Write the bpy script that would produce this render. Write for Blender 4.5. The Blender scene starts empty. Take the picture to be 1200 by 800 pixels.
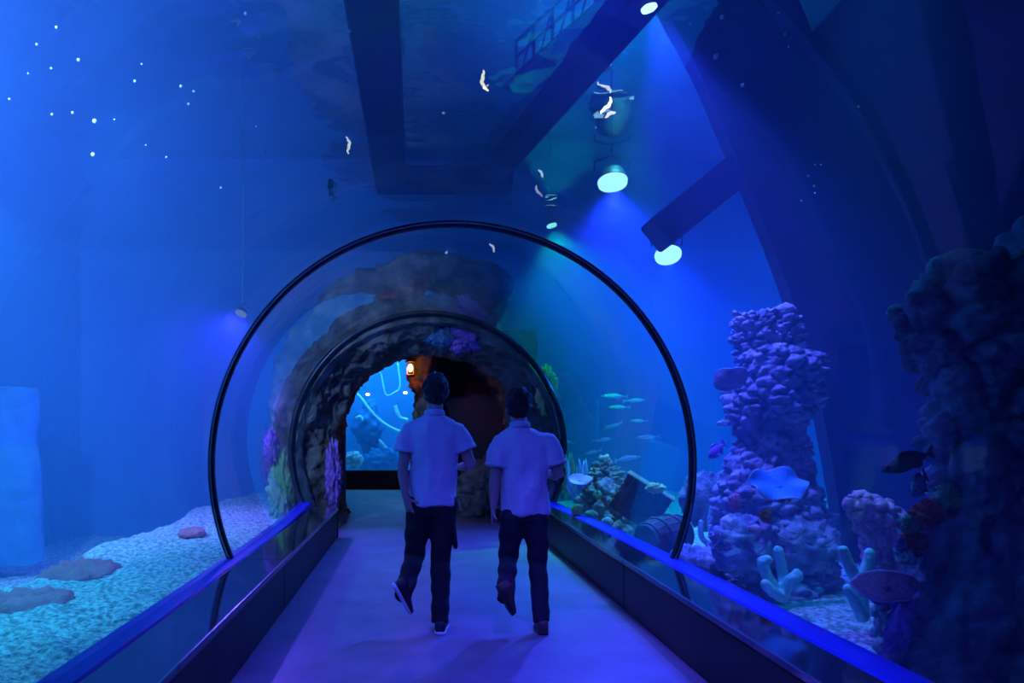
import bpy, math, random
from mathutils import Vector, Matrix, noise, Quaternion

random.seed(7)
SC = bpy.context.scene
COL = SC.collection
PI = math.pi

# ------------------------------------------------------------------ camera, world, exposure
EYE, F, VU, VV = 1.36, 867.0, 488.0, 504.0
cam = bpy.data.cameras.new('camera')
cam.sensor_width = 36.0
cam.lens = 36.0 * F / 1200.0
cam.shift_x = (600 - VU) / 1200.0
cam.shift_y = (VV - 400) / 1200.0
cam.clip_start, cam.clip_end = 0.05, 100
camo = bpy.data.objects.new('camera', cam); COL.objects.link(camo)
camo.location = (0, 0, EYE); camo.rotation_euler = (PI / 2, 0, 0)
SC.camera = camo
W = bpy.data.worlds.new('world'); SC.world = W; W.use_nodes = True
W.node_tree.nodes['Background'].inputs[0].default_value = (0.0, 0.004, 0.03, 1)
W.node_tree.nodes['Background'].inputs[1].default_value = 0.3
SC.view_settings.view_transform = 'Standard'; SC.view_settings.look = 'None'
SC.view_settings.exposure = 0.0; SC.view_settings.gamma = 1.0
SC.view_settings.use_curve_mapping = False
SC.cycles.max_bounces = 7; SC.cycles.diffuse_bounces = 2; SC.cycles.glossy_bounces = 3
SC.cycles.transparent_max_bounces = 24; SC.cycles.volume_bounces = 1
SC.cycles.caustics_reflective = False; SC.cycles.caustics_refractive = False
SC.cycles.sample_clamp_indirect = 4.0

WATER_Z = 4.6

def lamp(kind, loc, color, energy, target=None, size=0.12, spot=140, blend=0.6, parent=None, sy=None):
    l = bpy.data.lights.new('light', kind); l.color = color; l.energy = energy
    if kind == 'SPOT':
        l.spot_size = math.radians(spot); l.spot_blend = blend; l.shadow_soft_size = size
    elif kind == 'AREA':
        l.size = size
        if sy: l.shape = 'RECTANGLE'; l.size_y = sy
    else:
        l.shadow_soft_size = size
    o = bpy.data.objects.new('light', l); COL.objects.link(o); o.location = loc
    if target is not None:
        o.rotation_euler = (Vector(target) - Vector(loc)).to_track_quat('-Z', 'Y').to_euler()
    if parent: o.parent = parent
    return o

# colour of the tank lamps: blue, violet-blue, teal
BLUE, DEEP, VIOLET, TEAL = (0.03, 0.22, 1.0), (0.015, 0.06, 1.0), (0.14, 0.07, 1.0), (0.0, 0.62, 0.72)
# (position, target, colour, watts, beam) of the flood lamps hung under the surface of the tank
FLOODS = [
    ('violet-white flood lamp glowing above the diagonal strut', (718, 215, 8.6), (2.2, 7.3, 0.0), (0.045, 0.06, 1.0), 1500, 100, 1.75),
    ('cyan flood lamp at the lower end of the diagonal strut', (783, 300, 7.2), (2.3, 5.6, 0.3), (0.015, 0.05, 1.0), 520, 90, 1.3),
]
HIDDEN = [   # unseen spots added to light the water, sand, reef, walkers and ceiling
    ((-2.9, 1.7, 4.1), (-3.9, 5.6, 3.9), (0.20, 0.38, 1.0), 7600, 84),
    ((-3.6, 2.4, 4.30), (-4.8, 4.4, 0.6), (0.04, 0.58, 1.0), 720, 100),
    ((-5.4, 5.0, 4.3), (-4.9, 5.6, 0.0), (0.0, 1.0, 1.0), 400, 105),
    ((-5.4, 9.0, 4.3), (-4.6, 8.8, 0.0), (0.0, 0.6, 1.0), 220, 105),
    ((-3.1, 2.6, 5.3), (-3.05, 2.8, 0.0), (0.08, 0.60, 1.0), 640, 38),
    ((-3.1, 5.0, 5.3), (-3.05, 5.1, 0.0), (0.07, 0.60, 1.0), 540, 38),
    ((-3.1, 7.6, 5.3), (-3.05, 7.7, 0.0), (0.03, 0.56, 1.0), 400, 38),
    ((0.3, -2.2, 4.5), (0.5, 4.4, 0.9), (0.05, 0.068, 1.0), 950, 40),
    ((0.7, 3.1, 4.5), (0.65, 3.6, 0.0), (0.085, 0.045, 1.0), 900, 50),
    ((-1.2, 1.0, 4.4), (0.2, 5.5, 0.5), (0.03, 0.09, 1.0), 150, 50),
    ((6.4, 9.5, 4.2), (3.6, 9.0, 0.0), (0.0, 0.22, 1.0), 1000, 150),
    ((2.2, 5.0, 5.3), (2.9, 5.4, 0.6), (0.05, 0.18, 1.0), 260, 36),
    ((2.75, 4.2, 5.3), (2.75, 4.7, 0.0), (0.0, 0.50, 1.0), 460, 28),
    ((2.4, 8.2, 5.3), (2.45, 8.6, 0.3), (0.12, 1.0, 0.82), 700, 38),
    ((0.3, 7.6, 4.45), (0.2, 11.0, 1.0), (0.75, 0.75, 0.8), 26, 46),
    ((0.6, 6.4, 4.95), (0.6, 6.4, 6.2), (0.02, 0.52, 0.85), 420, 160),
    ((2.6, 9.0, 4.95), (2.6, 9.0, 6.2), (0.01, 0.42, 0.95), 180, 160),
    ((-2.6, 6.4, 4.95), (-2.6, 6.4, 6.2), (0.05, 0.24, 0.95), 300, 160),
]

# ------------------------------------------------------------------ helpers
def P(u, v, D):
    return Vector(((u - VU) * D / F, D, EYE - (v - VV) * D / F))

def mesh(name, v, f, mats=None, parent=None, smooth=True, fm=None):
    me = bpy.data.meshes.new(name)
    me.from_pydata([tuple(p) for p in v], [], f)
    if smooth and len(me.polygons):
        me.polygons.foreach_set('use_smooth', [True] * len(me.polygons))
    if mats:
        for m in (mats if isinstance(mats, (list, tuple)) else [mats]):
            me.materials.append(m)
    if fm:
        me.polygons.foreach_set('material_index', fm)
    me.update()
    o = bpy.data.objects.new(name, me); COL.objects.link(o)
    if parent: o.parent = parent
    return o

def tag(o, label, cat, group=None, kind=None):
    o['label'] = label; o['category'] = cat
    if group: o['group'] = group
    if kind: o['kind'] = kind
    return o

def empty(name, loc=(0, 0, 0), label=None, cat=None, group=None, kind=None, rot=None):
    o = bpy.data.objects.new(name, None); COL.objects.link(o); o.location = loc
    if rot: o.rotation_euler = rot
    o.empty_display_size = 0.1
    if label: tag(o, label, cat, group, kind)
    return o

def frames(path):
    pts = [Vector(p) for p in path]
    T = []
    for i in range(len(pts)):
        a = pts[max(i - 1, 0)]; b = pts[min(i + 1, len(pts) - 1)]
        T.append((b - a).normalized())
    up = Vector((1, 0, 0)) if abs(T[0].x) < 0.8 else Vector((0, 1, 0))
    n = (up - T[0] * up.dot(T[0])).normalized()
    out = []
    for i, t in enumerate(T):
        if i:
            n = n - t * n.dot(t)
            n = n.normalized() if n.length > 1e-6 else Vector((1, 0, 0))
        out.append((pts[i], t, n, t.cross(n)))
    return out

def tube(path, radii, n=10, cap=True, flat=1.0):
    """closed tube; a radius may be (ra, rb)"""
    v, f = [], []
    fr = frames(path)
    for (p, t, a, b), r in zip(fr, radii):
        ra, rb = r if isinstance(r, tuple) else (r, r * flat)
        for k in range(n):
            q = 2 * PI * k / n
            v.append(p + a * (ra * math.cos(q)) + b * (rb * math.sin(q)))
    m = len(path)
    for i in range(m - 1):
        for k in range(n):
            f.append((i * n + k, i * n + (k + 1) % n, (i + 1) * n + (k + 1) % n, (i + 1) * n + k))
    if cap:
        f.append(tuple(reversed(range(n)))); f.append(tuple(range((m - 1) * n, m * n)))
    return v, f

def loft(sections, n=24):
    """horizontal elliptic sections (cx, cy, cz, rx, ry), capped"""
    v, f = [], []
    for cx, cy, cz, rx, ry in sections:
        for k in range(n):
            q = 2 * PI * k / n
            v.append(Vector((cx + rx * math.cos(q), cy + ry * math.sin(q), cz)))
    m = len(sections)
    for i in range(m - 1):
        for k in range(n):
            f.append((i * n + k, i * n + (k + 1) % n, (i + 1) * n + (k + 1) % n, (i + 1) * n + k))
    f.append(tuple(reversed(range(n)))); f.append(tuple(range((m - 1) * n, m * n)))
    return v, f

def ball(c, r, nu=16, nv=10, rot=None):
    c = Vector(c); r = Vector(r) if not isinstance(r, (int, float)) else Vector((r, r, r))
    v = [Vector((0, 0, -1))]; f = []
    for j in range(1, nv):
        ph = -PI / 2 + PI * j / nv
        for i in range(nu):
            th = 2 * PI * i / nu
            v.append(Vector((math.cos(ph) * math.cos(th), math.cos(ph) * math.sin(th), math.sin(ph))))
    v.append(Vector((0, 0, 1))); top = len(v) - 1
    for i in range(nu):
        f.append((0, 1 + (i + 1) % nu, 1 + i))
        f.append((top, 1 + (nv - 2) * nu + i, 1 + (nv - 2) * nu + (i + 1) % nu))
    for j in range(nv - 2):
        for i in range(nu):
            a = 1 + j * nu + i; b = 1 + j * nu + (i + 1) % nu
            f.append((a, b, b + nu, a + nu))
    v = [Vector((p.x * r.x, p.y * r.y, p.z * r.z)) for p in v]
    if rot is not None: v = [rot @ p for p in v]
    return [p + c for p in v], f

def box(c, s, rot=None):
    c = Vector(c); x, y, z = s[0] / 2, s[1] / 2, s[2] / 2
    v = [Vector(p) for p in ((-x, -y, -z), (x, -y, -z), (x, y, -z), (-x, y, -z), (-x, -y, z), (x, -y, z), (x, y, z), (-x, y, z))]
    if rot is not None: v = [rot @ p for p in v]
    return [p + c for p in v], [(3, 2, 1, 0), (4, 5, 6, 7), (0, 1, 5, 4), (1, 2, 6, 5), (2, 3, 7, 6), (3, 0, 4, 7)]

def bevbox(c, s, b=0.01, rot=None):
    """box with chamfered edges"""
    c = Vector(c); h = [s[0] / 2, s[1] / 2, s[2] / 2]; b = min(b, min(h) * 0.9)
    v = []; idx = {}
    for sx in (-1, 1):
        for sy in (-1, 1):
            for sz in (-1, 1):
                for ax in range(3):
                    p = [sx * (h[0] - b), sy * (h[1] - b), sz * (h[2] - b)]
                    p[ax] = (sx, sy, sz)[ax] * h[ax]
                    idx[(sx, sy, sz, ax)] = len(v); v.append(Vector(p))
    f = []
    for ax in range(3):
        o1, o2 = [a for a in range(3) if a != ax]
        for s_ in (-1, 1):
            q = []
            for a, b2 in ((-1, -1), (1, -1), (1, 1), (-1, 1)):
                k = [0, 0, 0]; k[ax] = s_; k[o1] = a; k[o2] = b2; q.append(idx[(k[0], k[1], k[2], ax)])
            f.append(q)
        for a in (-1, 1):
            for b2 in (-1, 1):
                q = []
                for e, axx in ((-1, o1), (1, o1), (1, o2), (-1, o2)):
                    k = [0, 0, 0]; k[ax] = e; k[o1] = a; k[o2] = b2; q.append(idx[(k[0], k[1], k[2], axx)])
                f.append(q)
    for sx in (-1, 1):
        for sy in (-1, 1):
            for sz in (-1, 1):
                f.append([idx[(sx, sy, sz, a)] for a in range(3)])
    # consistent winding: outward
    out = []
    for q in f:
        cc = sum((v[i] for i in q), Vector()) / len(q)
        nn = (v[q[1]] - v[q[0]]).cross(v[q[2]] - v[q[0]])
        out.append(tuple(q) if nn.dot(cc) > 0 else tuple(reversed(q)))
    if rot is not None: v = [rot @ p for p in v]
    return [p + c for p in v], out

def bar(a, b, r, n=8):
    return tube([a, b], [r, r], n)

def beam(a, b, w, h):
    a, b = Vector(a), Vector(b); d = b - a
    q = d.to_track_quat('Y', 'Z').to_matrix()
    return bevbox((a + b) / 2, (w, d.length, h), 0.02, q)

def join(*parts):
    v, f = [], []
    for pv, pf in parts:
        o = len(v); v += list(pv); f += [tuple(i + o for i in q) for q in pf]
    return v, f

def remesh(v, f, voxel, smooth=2, fac=0.5):
    me = bpy.data.meshes.new('tmp'); me.from_pydata([tuple(p) for p in v], [], f); me.update()
    o = bpy.data.objects.new('tmp', me); COL.objects.link(o)
    m = o.modifiers.new('r', 'REMESH'); m.mode = 'VOXEL'; m.voxel_size = voxel; m.use_smooth_shade = True
    if smooth:
        s = o.modifiers.new('s', 'SMOOTH'); s.iterations = smooth; s.factor = fac
    dg = bpy.context.evaluated_depsgraph_get()
    ev = o.evaluated_get(dg).to_mesh()
    vv = [x.co.copy() for x in ev.vertices]; ff = [tuple(p.vertices) for p in ev.polygons]
    o.evaluated_get(dg).to_mesh_clear()
    bpy.data.objects.remove(o); bpy.data.meshes.remove(me)
    return vv, ff

def vnormals(v, f):
    n = [Vector() for _ in v]
    for q in f:
        a, b, c = v[q[0]], v[q[1]], v[q[2]]
        k = (b - a).cross(c - a)
        for i in q: n[i] += k
    return [x.normalized() if x.length > 0 else x for x in n]

def fbm(p, octv=4):
    return noise.fractal(p, 1.0, 2.0, octv)

def knob(p):
    d = noise.voronoi(p)[0]
    t = min(1.0, (d[1] - d[0]) * 1.7)
    return t * (2 - t) * 0.8               # 0 in the joints, rounded lumps

def displace(v, f, fn):
    nn = vnormals(v, f)
    return [p + n * fn(p) for p, n in zip(v, nn)]

def rockfn(seed, s1=1.2, a1=0.12, s2=5.0, a2=0.04, s3=0, a3=0, zs=1.0):
    o = Vector((seed * 3.1, seed * 1.7, seed * 2.3))
    def fn(p):
        q = Vector((p.x, p.y, p.z * zs)) + o
        d = a1 * fbm(q * s1, 3) + a2 * (knob(q * s2) * 1.6 - 0.5)
        if a3: d += a3 * (knob(q * s3) * 1.6 - 0.5)
        return d
    return fn

def pnt(poly, t):
    """Catmull-Rom through tuples"""
    n = len(poly) - 1; x = min(max(t, 0), 1) * n; i = min(int(x), n - 1); u = x - i
    p0, p1, p2, p3 = poly[max(i - 1, 0)], poly[i], poly[i + 1], poly[min(i + 2, n)]
    return tuple(0.5 * (2 * b + (c - a) * u + (2 * a - 5 * b + 4 * c - d) * u * u + (3 * b - a - 3 * c + d) * u ** 3)
                 for a, b, c, d in zip(p0, p1, p2, p3))

def curve(poly, n):
    return [Vector(pnt(poly, i / (n - 1))) for i in range(n)]

def rock_column(sections, fn, nu=64, nv=90):
    """smooth stack of sections (cx,cy,cz,rx,ry) displaced to rock"""
    secs = [pnt(sections, i / (nv - 1)) for i in range(nv)]
    c0, c1 = secs[0], secs[-1]
    secs = [(c0[0], c0[1], c0[2], c0[3] * k, c0[4] * k) for k in (0.05, 0.5)] + secs + \
           [(c1[0], c1[1], c1[2] + 0.01 * j, c1[3] * k, c1[4] * k) for j, k in ((1, 0.75), (2, 0.4), (3, 0.05))]
    v, f = loft(secs, nu)
    return displace(v, f, fn), f

# ------------------------------------------------------------------ materials
def mat(name):
    m = bpy.data.materials.new(name); m.use_nodes = True
    nt = m.node_tree; nt.nodes.clear()
    return m, nt, nt.nodes.new('ShaderNodeOutputMaterial')

def solid(name, c, rough=0.6, c2=None, scale=6.0, bump=0.0, bscale=None, metal=0.0, spec=0.5, detail=6, c3=None, emit=None, es=0.0, lo=0.35, hi=0.65, dist=0.02):
    m, nt, out = mat(name)
    b = nt.nodes.new('ShaderNodeBsdfPrincipled')
    b.inputs['Roughness'].default_value = rough; b.inputs['Metallic'].default_value = metal
    b.inputs['Specular IOR Level'].default_value = spec
    b.inputs['Base Color'].default_value = (*c, 1)
    nt.links.new(b.outputs[0], out.inputs['Surface'])
    tc = nt.nodes.new('ShaderNodeTexCoord')
    if c2:
        n = nt.nodes.new('ShaderNodeTexNoise'); n.inputs['Scale'].default_value = scale; n.inputs['Detail'].default_value = detail
        r = nt.nodes.new('ShaderNodeValToRGB')
        r.color_ramp.elements[0].position = lo; r.color_ramp.elements[0].color = (*c, 1)
        r.color_ramp.elements[1].position = hi; r.color_ramp.elements[1].color = (*c2, 1)
        if c3:
            e = r.color_ramp.elements.new(min(hi + 0.1, 0.95)); e.color = (*c3, 1)
        nt.links.new(tc.outputs['Object'], n.inputs['Vector']); nt.links.new(n.outputs[0], r.inputs[0])
        nt.links.new(r.outputs[0], b.inputs['Base Color'])
    if bump:
        n2 = nt.nodes.new('ShaderNodeTexNoise'); n2.inputs['Scale'].default_value = bscale or scale * 4; n2.inputs['Detail'].default_value = 8
        bp = nt.nodes.new('ShaderNodeBump'); bp.inputs['Strength'].default_value = bump; bp.inputs['Distance'].default_value = dist
        nt.links.new(tc.outputs['Object'], n2.inputs['Vector']); nt.links.new(n2.outputs[0], bp.inputs['Height'])
        nt.links.new(bp.outputs[0], b.inputs['Normal'])
    if emit:
        b.inputs['Emission Color'].default_value = (*emit, 1); b.inputs['Emission Strength'].default_value = es
    return m

def glassy(name, r0=0.04, power=5.0, tint=(1, 1, 1), rough=0.0, bump=0.0, bscale=1.0, gain=1.0):
    """clear sheet: transparent with a Fresnel-like gloss"""
    m, nt, out = mat(name)
    tr = nt.nodes.new('ShaderNodeBsdfTransparent'); tr.inputs[0].default_value = (*tint, 1)
    gl = nt.nodes.new('ShaderNodeBsdfGlossy'); gl.inputs['Roughness'].default_value = rough
    lw = nt.nodes.new('ShaderNodeLayerWeight'); lw.inputs['Blend'].default_value = 0.5
    pw = nt.nodes.new('ShaderNodeMath'); pw.operation = 'POWER'; pw.inputs[1].default_value = power
    mu = nt.nodes.new('ShaderNodeMath'); mu.operation = 'MULTIPLY_ADD'; mu.inputs[1].default_value = (1 - r0) * gain; mu.inputs[2].default_value = r0
    mx = nt.nodes.new('ShaderNodeMixShader')
    nt.links.new(lw.outputs['Facing'], pw.inputs[0]); nt.links.new(pw.outputs[0], mu.inputs[0])
    nt.links.new(mu.outputs[0], mx.inputs[0]); nt.links.new(tr.outputs[0], mx.inputs[1]); nt.links.new(gl.outputs[0], mx.inputs[2])
    nt.links.new(mx.outputs[0], out.inputs['Surface'])
    if bump:
        tc = nt.nodes.new('ShaderNodeTexCoord')
        n2 = nt.nodes.new('ShaderNodeTexNoise'); n2.inputs['Scale'].default_value = bscale; n2.inputs['Detail'].default_value = 3
        bp = nt.nodes.new('ShaderNodeBump'); bp.inputs['Strength'].default_value = bump; bp.inputs['Distance'].default_value = 0.1
        nt.links.new(tc.outputs['Object'], n2.inputs['Vector']); nt.links.new(n2.outputs[0], bp.inputs['Height'])
        nt.links.new(bp.outputs[0], gl.inputs['Normal']); nt.links.new(bp.outputs[0], lw.inputs['Normal'])
    return m

def glow(name, c, s):
    m, nt, out = mat(name)
    e = nt.nodes.new('ShaderNodeEmission'); e.inputs[0].default_value = (*c, 1); e.inputs[1].default_value = s
    nt.links.new(e.outputs[0], out.inputs['Surface']); return m

def watermat(name, scol, sd, acol, ad, g=0.0):
    m, nt, out = mat(name)
    s = nt.nodes.new('ShaderNodeVolumeScatter'); s.inputs['Color'].default_value = (*scol, 1); s.inputs['Density'].default_value = sd
    s.inputs['Anisotropy'].default_value = g
    a = nt.nodes.new('ShaderNodeVolumeAbsorption'); a.inputs['Color'].default_value = (*acol, 1); a.inputs['Density'].default_value = ad
    ad_ = nt.nodes.new('ShaderNodeAddShader')
    nt.links.new(s.outputs[0], ad_.inputs[0]); nt.links.new(a.outputs[0], ad_.inputs[1]); nt.links.new(ad_.outputs[0], out.inputs['Volume'])
    return m

M = {}
M['floor'] = solid('vinyl_floor', (0.19, 0.165, 0.22), 0.40, (0.26, 0.22, 0.29), 2.2, 0.5, 14, dist=0.006)
M['black'] = solid('black_panel', (0.006, 0.006, 0.009), 0.5, bump=0.05, bscale=30)
M['gloss'] = solid('black_gloss_top', (0.16, 0.17, 0.20), 0.07, spec=1.0, metal=0.9, bump=0.02, bscale=3)
M['rail'] = solid('blue_rail', (0.02, 0.03, 0.55), 0.3, (0.03, 0.04, 0.65), 5)
M['ring'] = solid('dark_ring', (0.02, 0.022, 0.04), 0.25, metal=0.6)
M['chrome'] = solid('steel_edge', (0.35, 0.36, 0.4), 0.25, metal=1.0)
M['acrylic'] = glassy('acrylic_inner', 0.035, 5.0, (0.985, 0.99, 1.0))
M['acrylic_out'] = glassy('acrylic_outer', 0.0, 6.0, (0.99, 0.99, 1.0), gain=0.35)
M['surface'] = glassy('water_surface', 0.12, 2.0, (0.9, 0.95, 1.0), 0.02, bump=0.6, bscale=0.9)
M['water'] = watermat('tank_water', (0.16, 0.42, 1.0), 0.075, (0.10, 0.62, 0.95), 0.075)
M['water2'] = watermat('far_tank_water', (0.16, 0.5, 1.0), 0.10, (0.10, 0.7, 0.95), 0.06)
M['tankwall'] = solid('tank_wall_paint', (0.02, 0.11, 0.34), 0.8, (0.03, 0.15, 0.42), 0.8, 0.1, 12)
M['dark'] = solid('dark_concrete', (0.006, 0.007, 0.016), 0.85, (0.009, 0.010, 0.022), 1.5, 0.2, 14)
M['ceil'] = solid('ceiling_paint', (0.05, 0.13, 0.20), 0.85, (0.08, 0.18, 0.26), 0.7)
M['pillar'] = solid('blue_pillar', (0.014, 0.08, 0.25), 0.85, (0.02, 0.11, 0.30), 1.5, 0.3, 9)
M['mat'] = solid('dull_red_coral', (0.70, 0.14, 0.20), 0.9, (0.80, 0.22, 0.28), 7, 0.7, 40)
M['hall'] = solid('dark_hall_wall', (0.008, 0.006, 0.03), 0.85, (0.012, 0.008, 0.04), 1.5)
M['steel'] = solid('dark_steel', (0.03, 0.05, 0.09), 0.5, metal=0.3)
M['sand'] = solid('coral_sand', (0.28, 0.32, 0.34), 0.95, (0.85, 0.86, 0.84), 26, 1.0, 40, dist=0.04, lo=0.38, hi=0.62)
M['rock'] = solid('arch_rock', (0.07, 0.062, 0.06), 0.85, (0.26, 0.22, 0.19), 3.5, 0.8, 26, lo=0.38, hi=0.72, dist=0.03)
M['rock_green'] = solid('algae_rock', (0.08, 0.18, 0.14), 0.9, (0.46, 0.56, 0.32), 5, 0.8, 26, c3=(0.45, 0.34, 0.36), dist=0.03)
M['reef'] = solid('reef_rock', (0.22, 0.26, 0.36), 0.85, (0.62, 0.62, 0.72), 6, 0.7, 30, dist=0.02)
M['reef_dark'] = solid('dark_reef_rock', (0.07, 0.10, 0.13), 0.85, (0.28, 0.34, 0.36), 5, 0.8, 24, c3=(0.26, 0.30, 0.22), dist=0.03)
M['pink'] = solid('pink_coral', (0.55, 0.16, 0.30), 0.8, (0.95, 0.45, 0.55), 14, 0.5, 40)
M['plate_purple'] = solid('purple_plate', (0.28, 0.12, 0.22), 0.8, (0.45, 0.22, 0.34), 40, 0.4, 80)
M['plate_pale'] = solid('pale_plate', (0.45, 0.38, 0.62), 0.8, (0.62, 0.5, 0.75), 12, 0.3, 50)
M['plate_blue'] = solid('blue_plate', (0.07, 0.26, 0.80), 0.7, (0.12, 0.38, 0.92), 9, 0.3, 40)
M['rim'] = solid('pale_rim', (0.45, 0.50, 0.68), 0.8)
M['teal'] = solid('teal_coral', (0.22, 0.66, 0.58), 0.75, (0.45, 0.85, 0.60), 9, 0.4, 60)
M['green'] = solid('green_coral', (0.10, 0.42, 0.20), 0.8, (0.34, 0.62, 0.22), 9, 0.5, 60)
M['yellow'] = solid('yellow_coral', (0.55, 0.60, 0.12), 0.8, (0.75, 0.70, 0.30), 12, 0.4, 60)
M['orange'] = solid('orange_sponge', (0.55, 0.08, 0.02), 0.85, (0.75, 0.20, 0.04), 20, 0.6, 60)
M['red'] = solid('red_coral', (0.45, 0.05, 0.05), 0.85, (0.62, 0.14, 0.10), 12, 0.6, 50)
M['purple'] = solid('purple_coral', (0.22, 0.08, 0.42), 0.85, (0.46, 0.20, 0.62), 14, 0.7, 60)
M['bluecrust'] = solid('blue_crust', (0.06, 0.14, 0.34), 0.85, (0.14, 0.34, 0.44), 14, 0.7, 60)
M['wood'] = solid('wet_wood', (0.07, 0.06, 0.05), 0.8, (0.16, 0.13, 0.10), 5, 0.6, 30)
M['wood_pale'] = solid('mossy_wood', (0.25, 0.24, 0.16), 0.85, (0.42, 0.42, 0.22), 9, 0.6, 30)
M['iron'] = solid('rusty_iron', (0.05, 0.05, 0.055), 0.6, (0.12, 0.10, 0.09), 9)
M['fish_silver'] = solid('silver_fish', (0.42, 0.55, 0.55), 0.35, (0.62, 0.72, 0.70), 20)
M['fish_purple'] = solid('violet_fish', (0.40, 0.20, 0.75), 0.5, (0.62, 0.36, 0.9), 18)
M['fish_dark'] = solid('dark_green_fish', (0.05, 0.12, 0.10), 0.45, (0.14, 0.25, 0.18), 10)
M['fish_teal'] = solid('teal_fish', (0.20, 0.45, 0.45), 0.45, (0.30, 0.6, 0.55), 16)
M['fin'] = solid('fish_fin', (0.35, 0.5, 0.55), 0.5)
M['fin_dark'] = solid('dark_fin', (0.10, 0.18, 0.16), 0.5)
M['eye'] = solid('fish_eye', (0.01, 0.01, 0.01), 0.2)
M['bubble'] = solid('bubble', (0.8, 0.85, 0.9), 0.2)
M['skin'] = solid('skin', (0.42, 0.27, 0.23), 0.55, (0.46, 0.30, 0.25), 12, 0.05, 90)
M['hair'] = solid('black_hair', (0.006, 0.005, 0.005), 0.55, (0.012, 0.010, 0.010), 40, 0.8, 90)
M['shirt'] = solid('pale_shirt', (0.56, 0.60, 0.70), 0.85, (0.60, 0.64, 0.74), 5, 0.15, 180, dist=0.004)
M['shirt2'] = solid('white_shirt', (0.58, 0.58, 0.68), 0.85, (0.62, 0.62, 0.72), 5, 0.15, 180, dist=0.004)
M['trousers'] = solid('black_trousers', (0.010, 0.010, 0.016), 0.85, bump=0.2, bscale=120, dist=0.004)
M['trousers2'] = solid('dark_blue_trousers', (0.020, 0.020, 0.034), 0.85, bump=0.2, bscale=120, dist=0.004)
M['shoe'] = solid('dark_shoe', (0.016, 0.016, 0.03), 0.6)
M['shoe2'] = solid('brown_shoe', (0.10, 0.05, 0.05), 0.6)
M['sole'] = solid('white_sole', (0.7, 0.7, 0.75), 0.6)
M['sole2'] = solid('dark_sole', (0.03, 0.025, 0.03), 0.7)
M['whitecoat'] = solid('white_pipe', (0.65, 0.75, 0.85), 0.5)

# ------------------------------------------------------------------ tunnel profile
CX, CZ, R = 0.27, 1.10, 1.82
LEDGE_Z = 0.384
TUN_Y0, RING_Y, END_Y = -4.0, 5.6, 10.0

def axis(y):
    return CX - (0.12 * ((y - RING_Y) / 4.4) ** 2 if y > RING_Y else 0.0)

A0 = math.asin((LEDGE_Z - 0.02 - CZ) / R)       # angle of the foot of the acrylic
def arc(y, r, n, a0=A0):
    return [Vector((axis(y) + r * math.cos(a0 + (PI - 2 * a0) * i / n), y, CZ + r * math.sin(a0 + (PI - 2 * a0) * i / n))) for i in range(n + 1)]

# ------------------------------------------------------------------ setting: floors, walls
def plane_obj(name, pts, m, kind='structure', label=None, cat=None):
    o = mesh(name, pts, [tuple(range(len(pts)))], m, smooth=False)
    if label: tag(o, label, cat, None, kind)
    else: o['kind'] = kind
    return o

def slab(name, c, s, m, label, cat):
    v, f = box(c, s); return tag(mesh(name, v, f, m, smooth=False), label, cat, None, 'structure')

FX0, FX1 = -0.99, 1.56
slab('floor', (0.3, 6.0, -0.05), (6.0, 24.0, 0.1), M['floor'], 'grey vinyl walkway floor washed by blue light', 'floor')
slab('wall_left', (-6.2, 4.25, 2.6), (0.2, 18.7, 7.4), M['tankwall'], 'blue painted left wall of the aquarium tank', 'wall')
slab('wall_right', (9.1, 4.25, 2.6), (0.2, 18.7, 7.4), M['tankwall'], 'blue painted right wall of the aquarium tank', 'wall')
slab('wall_rear', (1.45, -5.1, 2.6), (15.1, 0.2, 7.4), M['tankwall'], 'blue painted wall behind the viewer', 'wall')
slab('wall_far_left', (-3.7, 13.55, 2.6), (4.8, 0.2, 7.4), M['tankwall'], 'blue painted far wall left of the rock archway', 'wall')
slab('wall_far_right', (5.6, 13.55, 2.6), (6.8, 0.2, 7.4), M['tankwall'], 'blue painted far wall right of the rock archway', 'wall')
slab('wall_far_above', (0.45, 13.55, 4.75), (3.5, 0.2, 3.1), M['tankwall'], 'blue painted far wall above the rock archway', 'wall')
slab('ceiling', (1.45, 4.25, 6.4), (15.4, 18.9, 0.2), M['ceil'], 'dark ceiling above the open water', 'ceiling')

# water with the tunnel cut out of it
def water_mesh():
    ys = [-4.95] + [RING_Y] + [RING_Y + (END_Y - RING_Y) * k / 6 for k in range(1, 7)] + [13.4]
    n = 28; v, f = [], []
    for y in ys:
        ax = axis(min(y, END_Y)); ro = R + 0.055
        a0 = math.asin((0.34 - CZ) / ro)
        sec = [(9.0, -0.6), (9.0, WATER_Z), (-6.1, WATER_Z), (-6.1, -0.6), (-1.6, -0.6), (-1.6, 0.30)]
        sec += [(ax + ro * math.cos(PI - a0 - (PI - 2 * a0) * i / n), CZ + ro * math.sin(PI - a0 - (PI - 2 * a0) * i / n)) for i in range(n + 1)]
        sec += [(2.14, 0.30), (2.14, -0.6)]
        v += [Vector((x, y, z)) for x, z in sec]
    m = len(sec)
    for j in range(len(ys) - 1):
        for i in range(m):
            f.append((j * m + i, (j + 1) * m + i, (j + 1) * m + (i + 1) % m, j * m + (i + 1) % m))
    f.append(tuple(range(m))); f.append(tuple(reversed(range((len(ys) - 1) * m, len(ys) * m))))
    return v, f
v, f = water_mesh()
wobj = mesh('water', v, f, M['water'], smooth=False)
tag(wobj, 'clear blue water filling the tank around the tunnel', 'water', None, 'stuff')
import bmesh
bm = bmesh.new(); bm.from_mesh(wobj.data); bmesh.ops.recalc_face_normals(bm, faces=bm.faces[:])
bmesh.ops.triangulate(bm, faces=[q for q in bm.faces if len(q.verts) > 4]); bm.to_mesh(wobj.data); bm.free()

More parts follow.
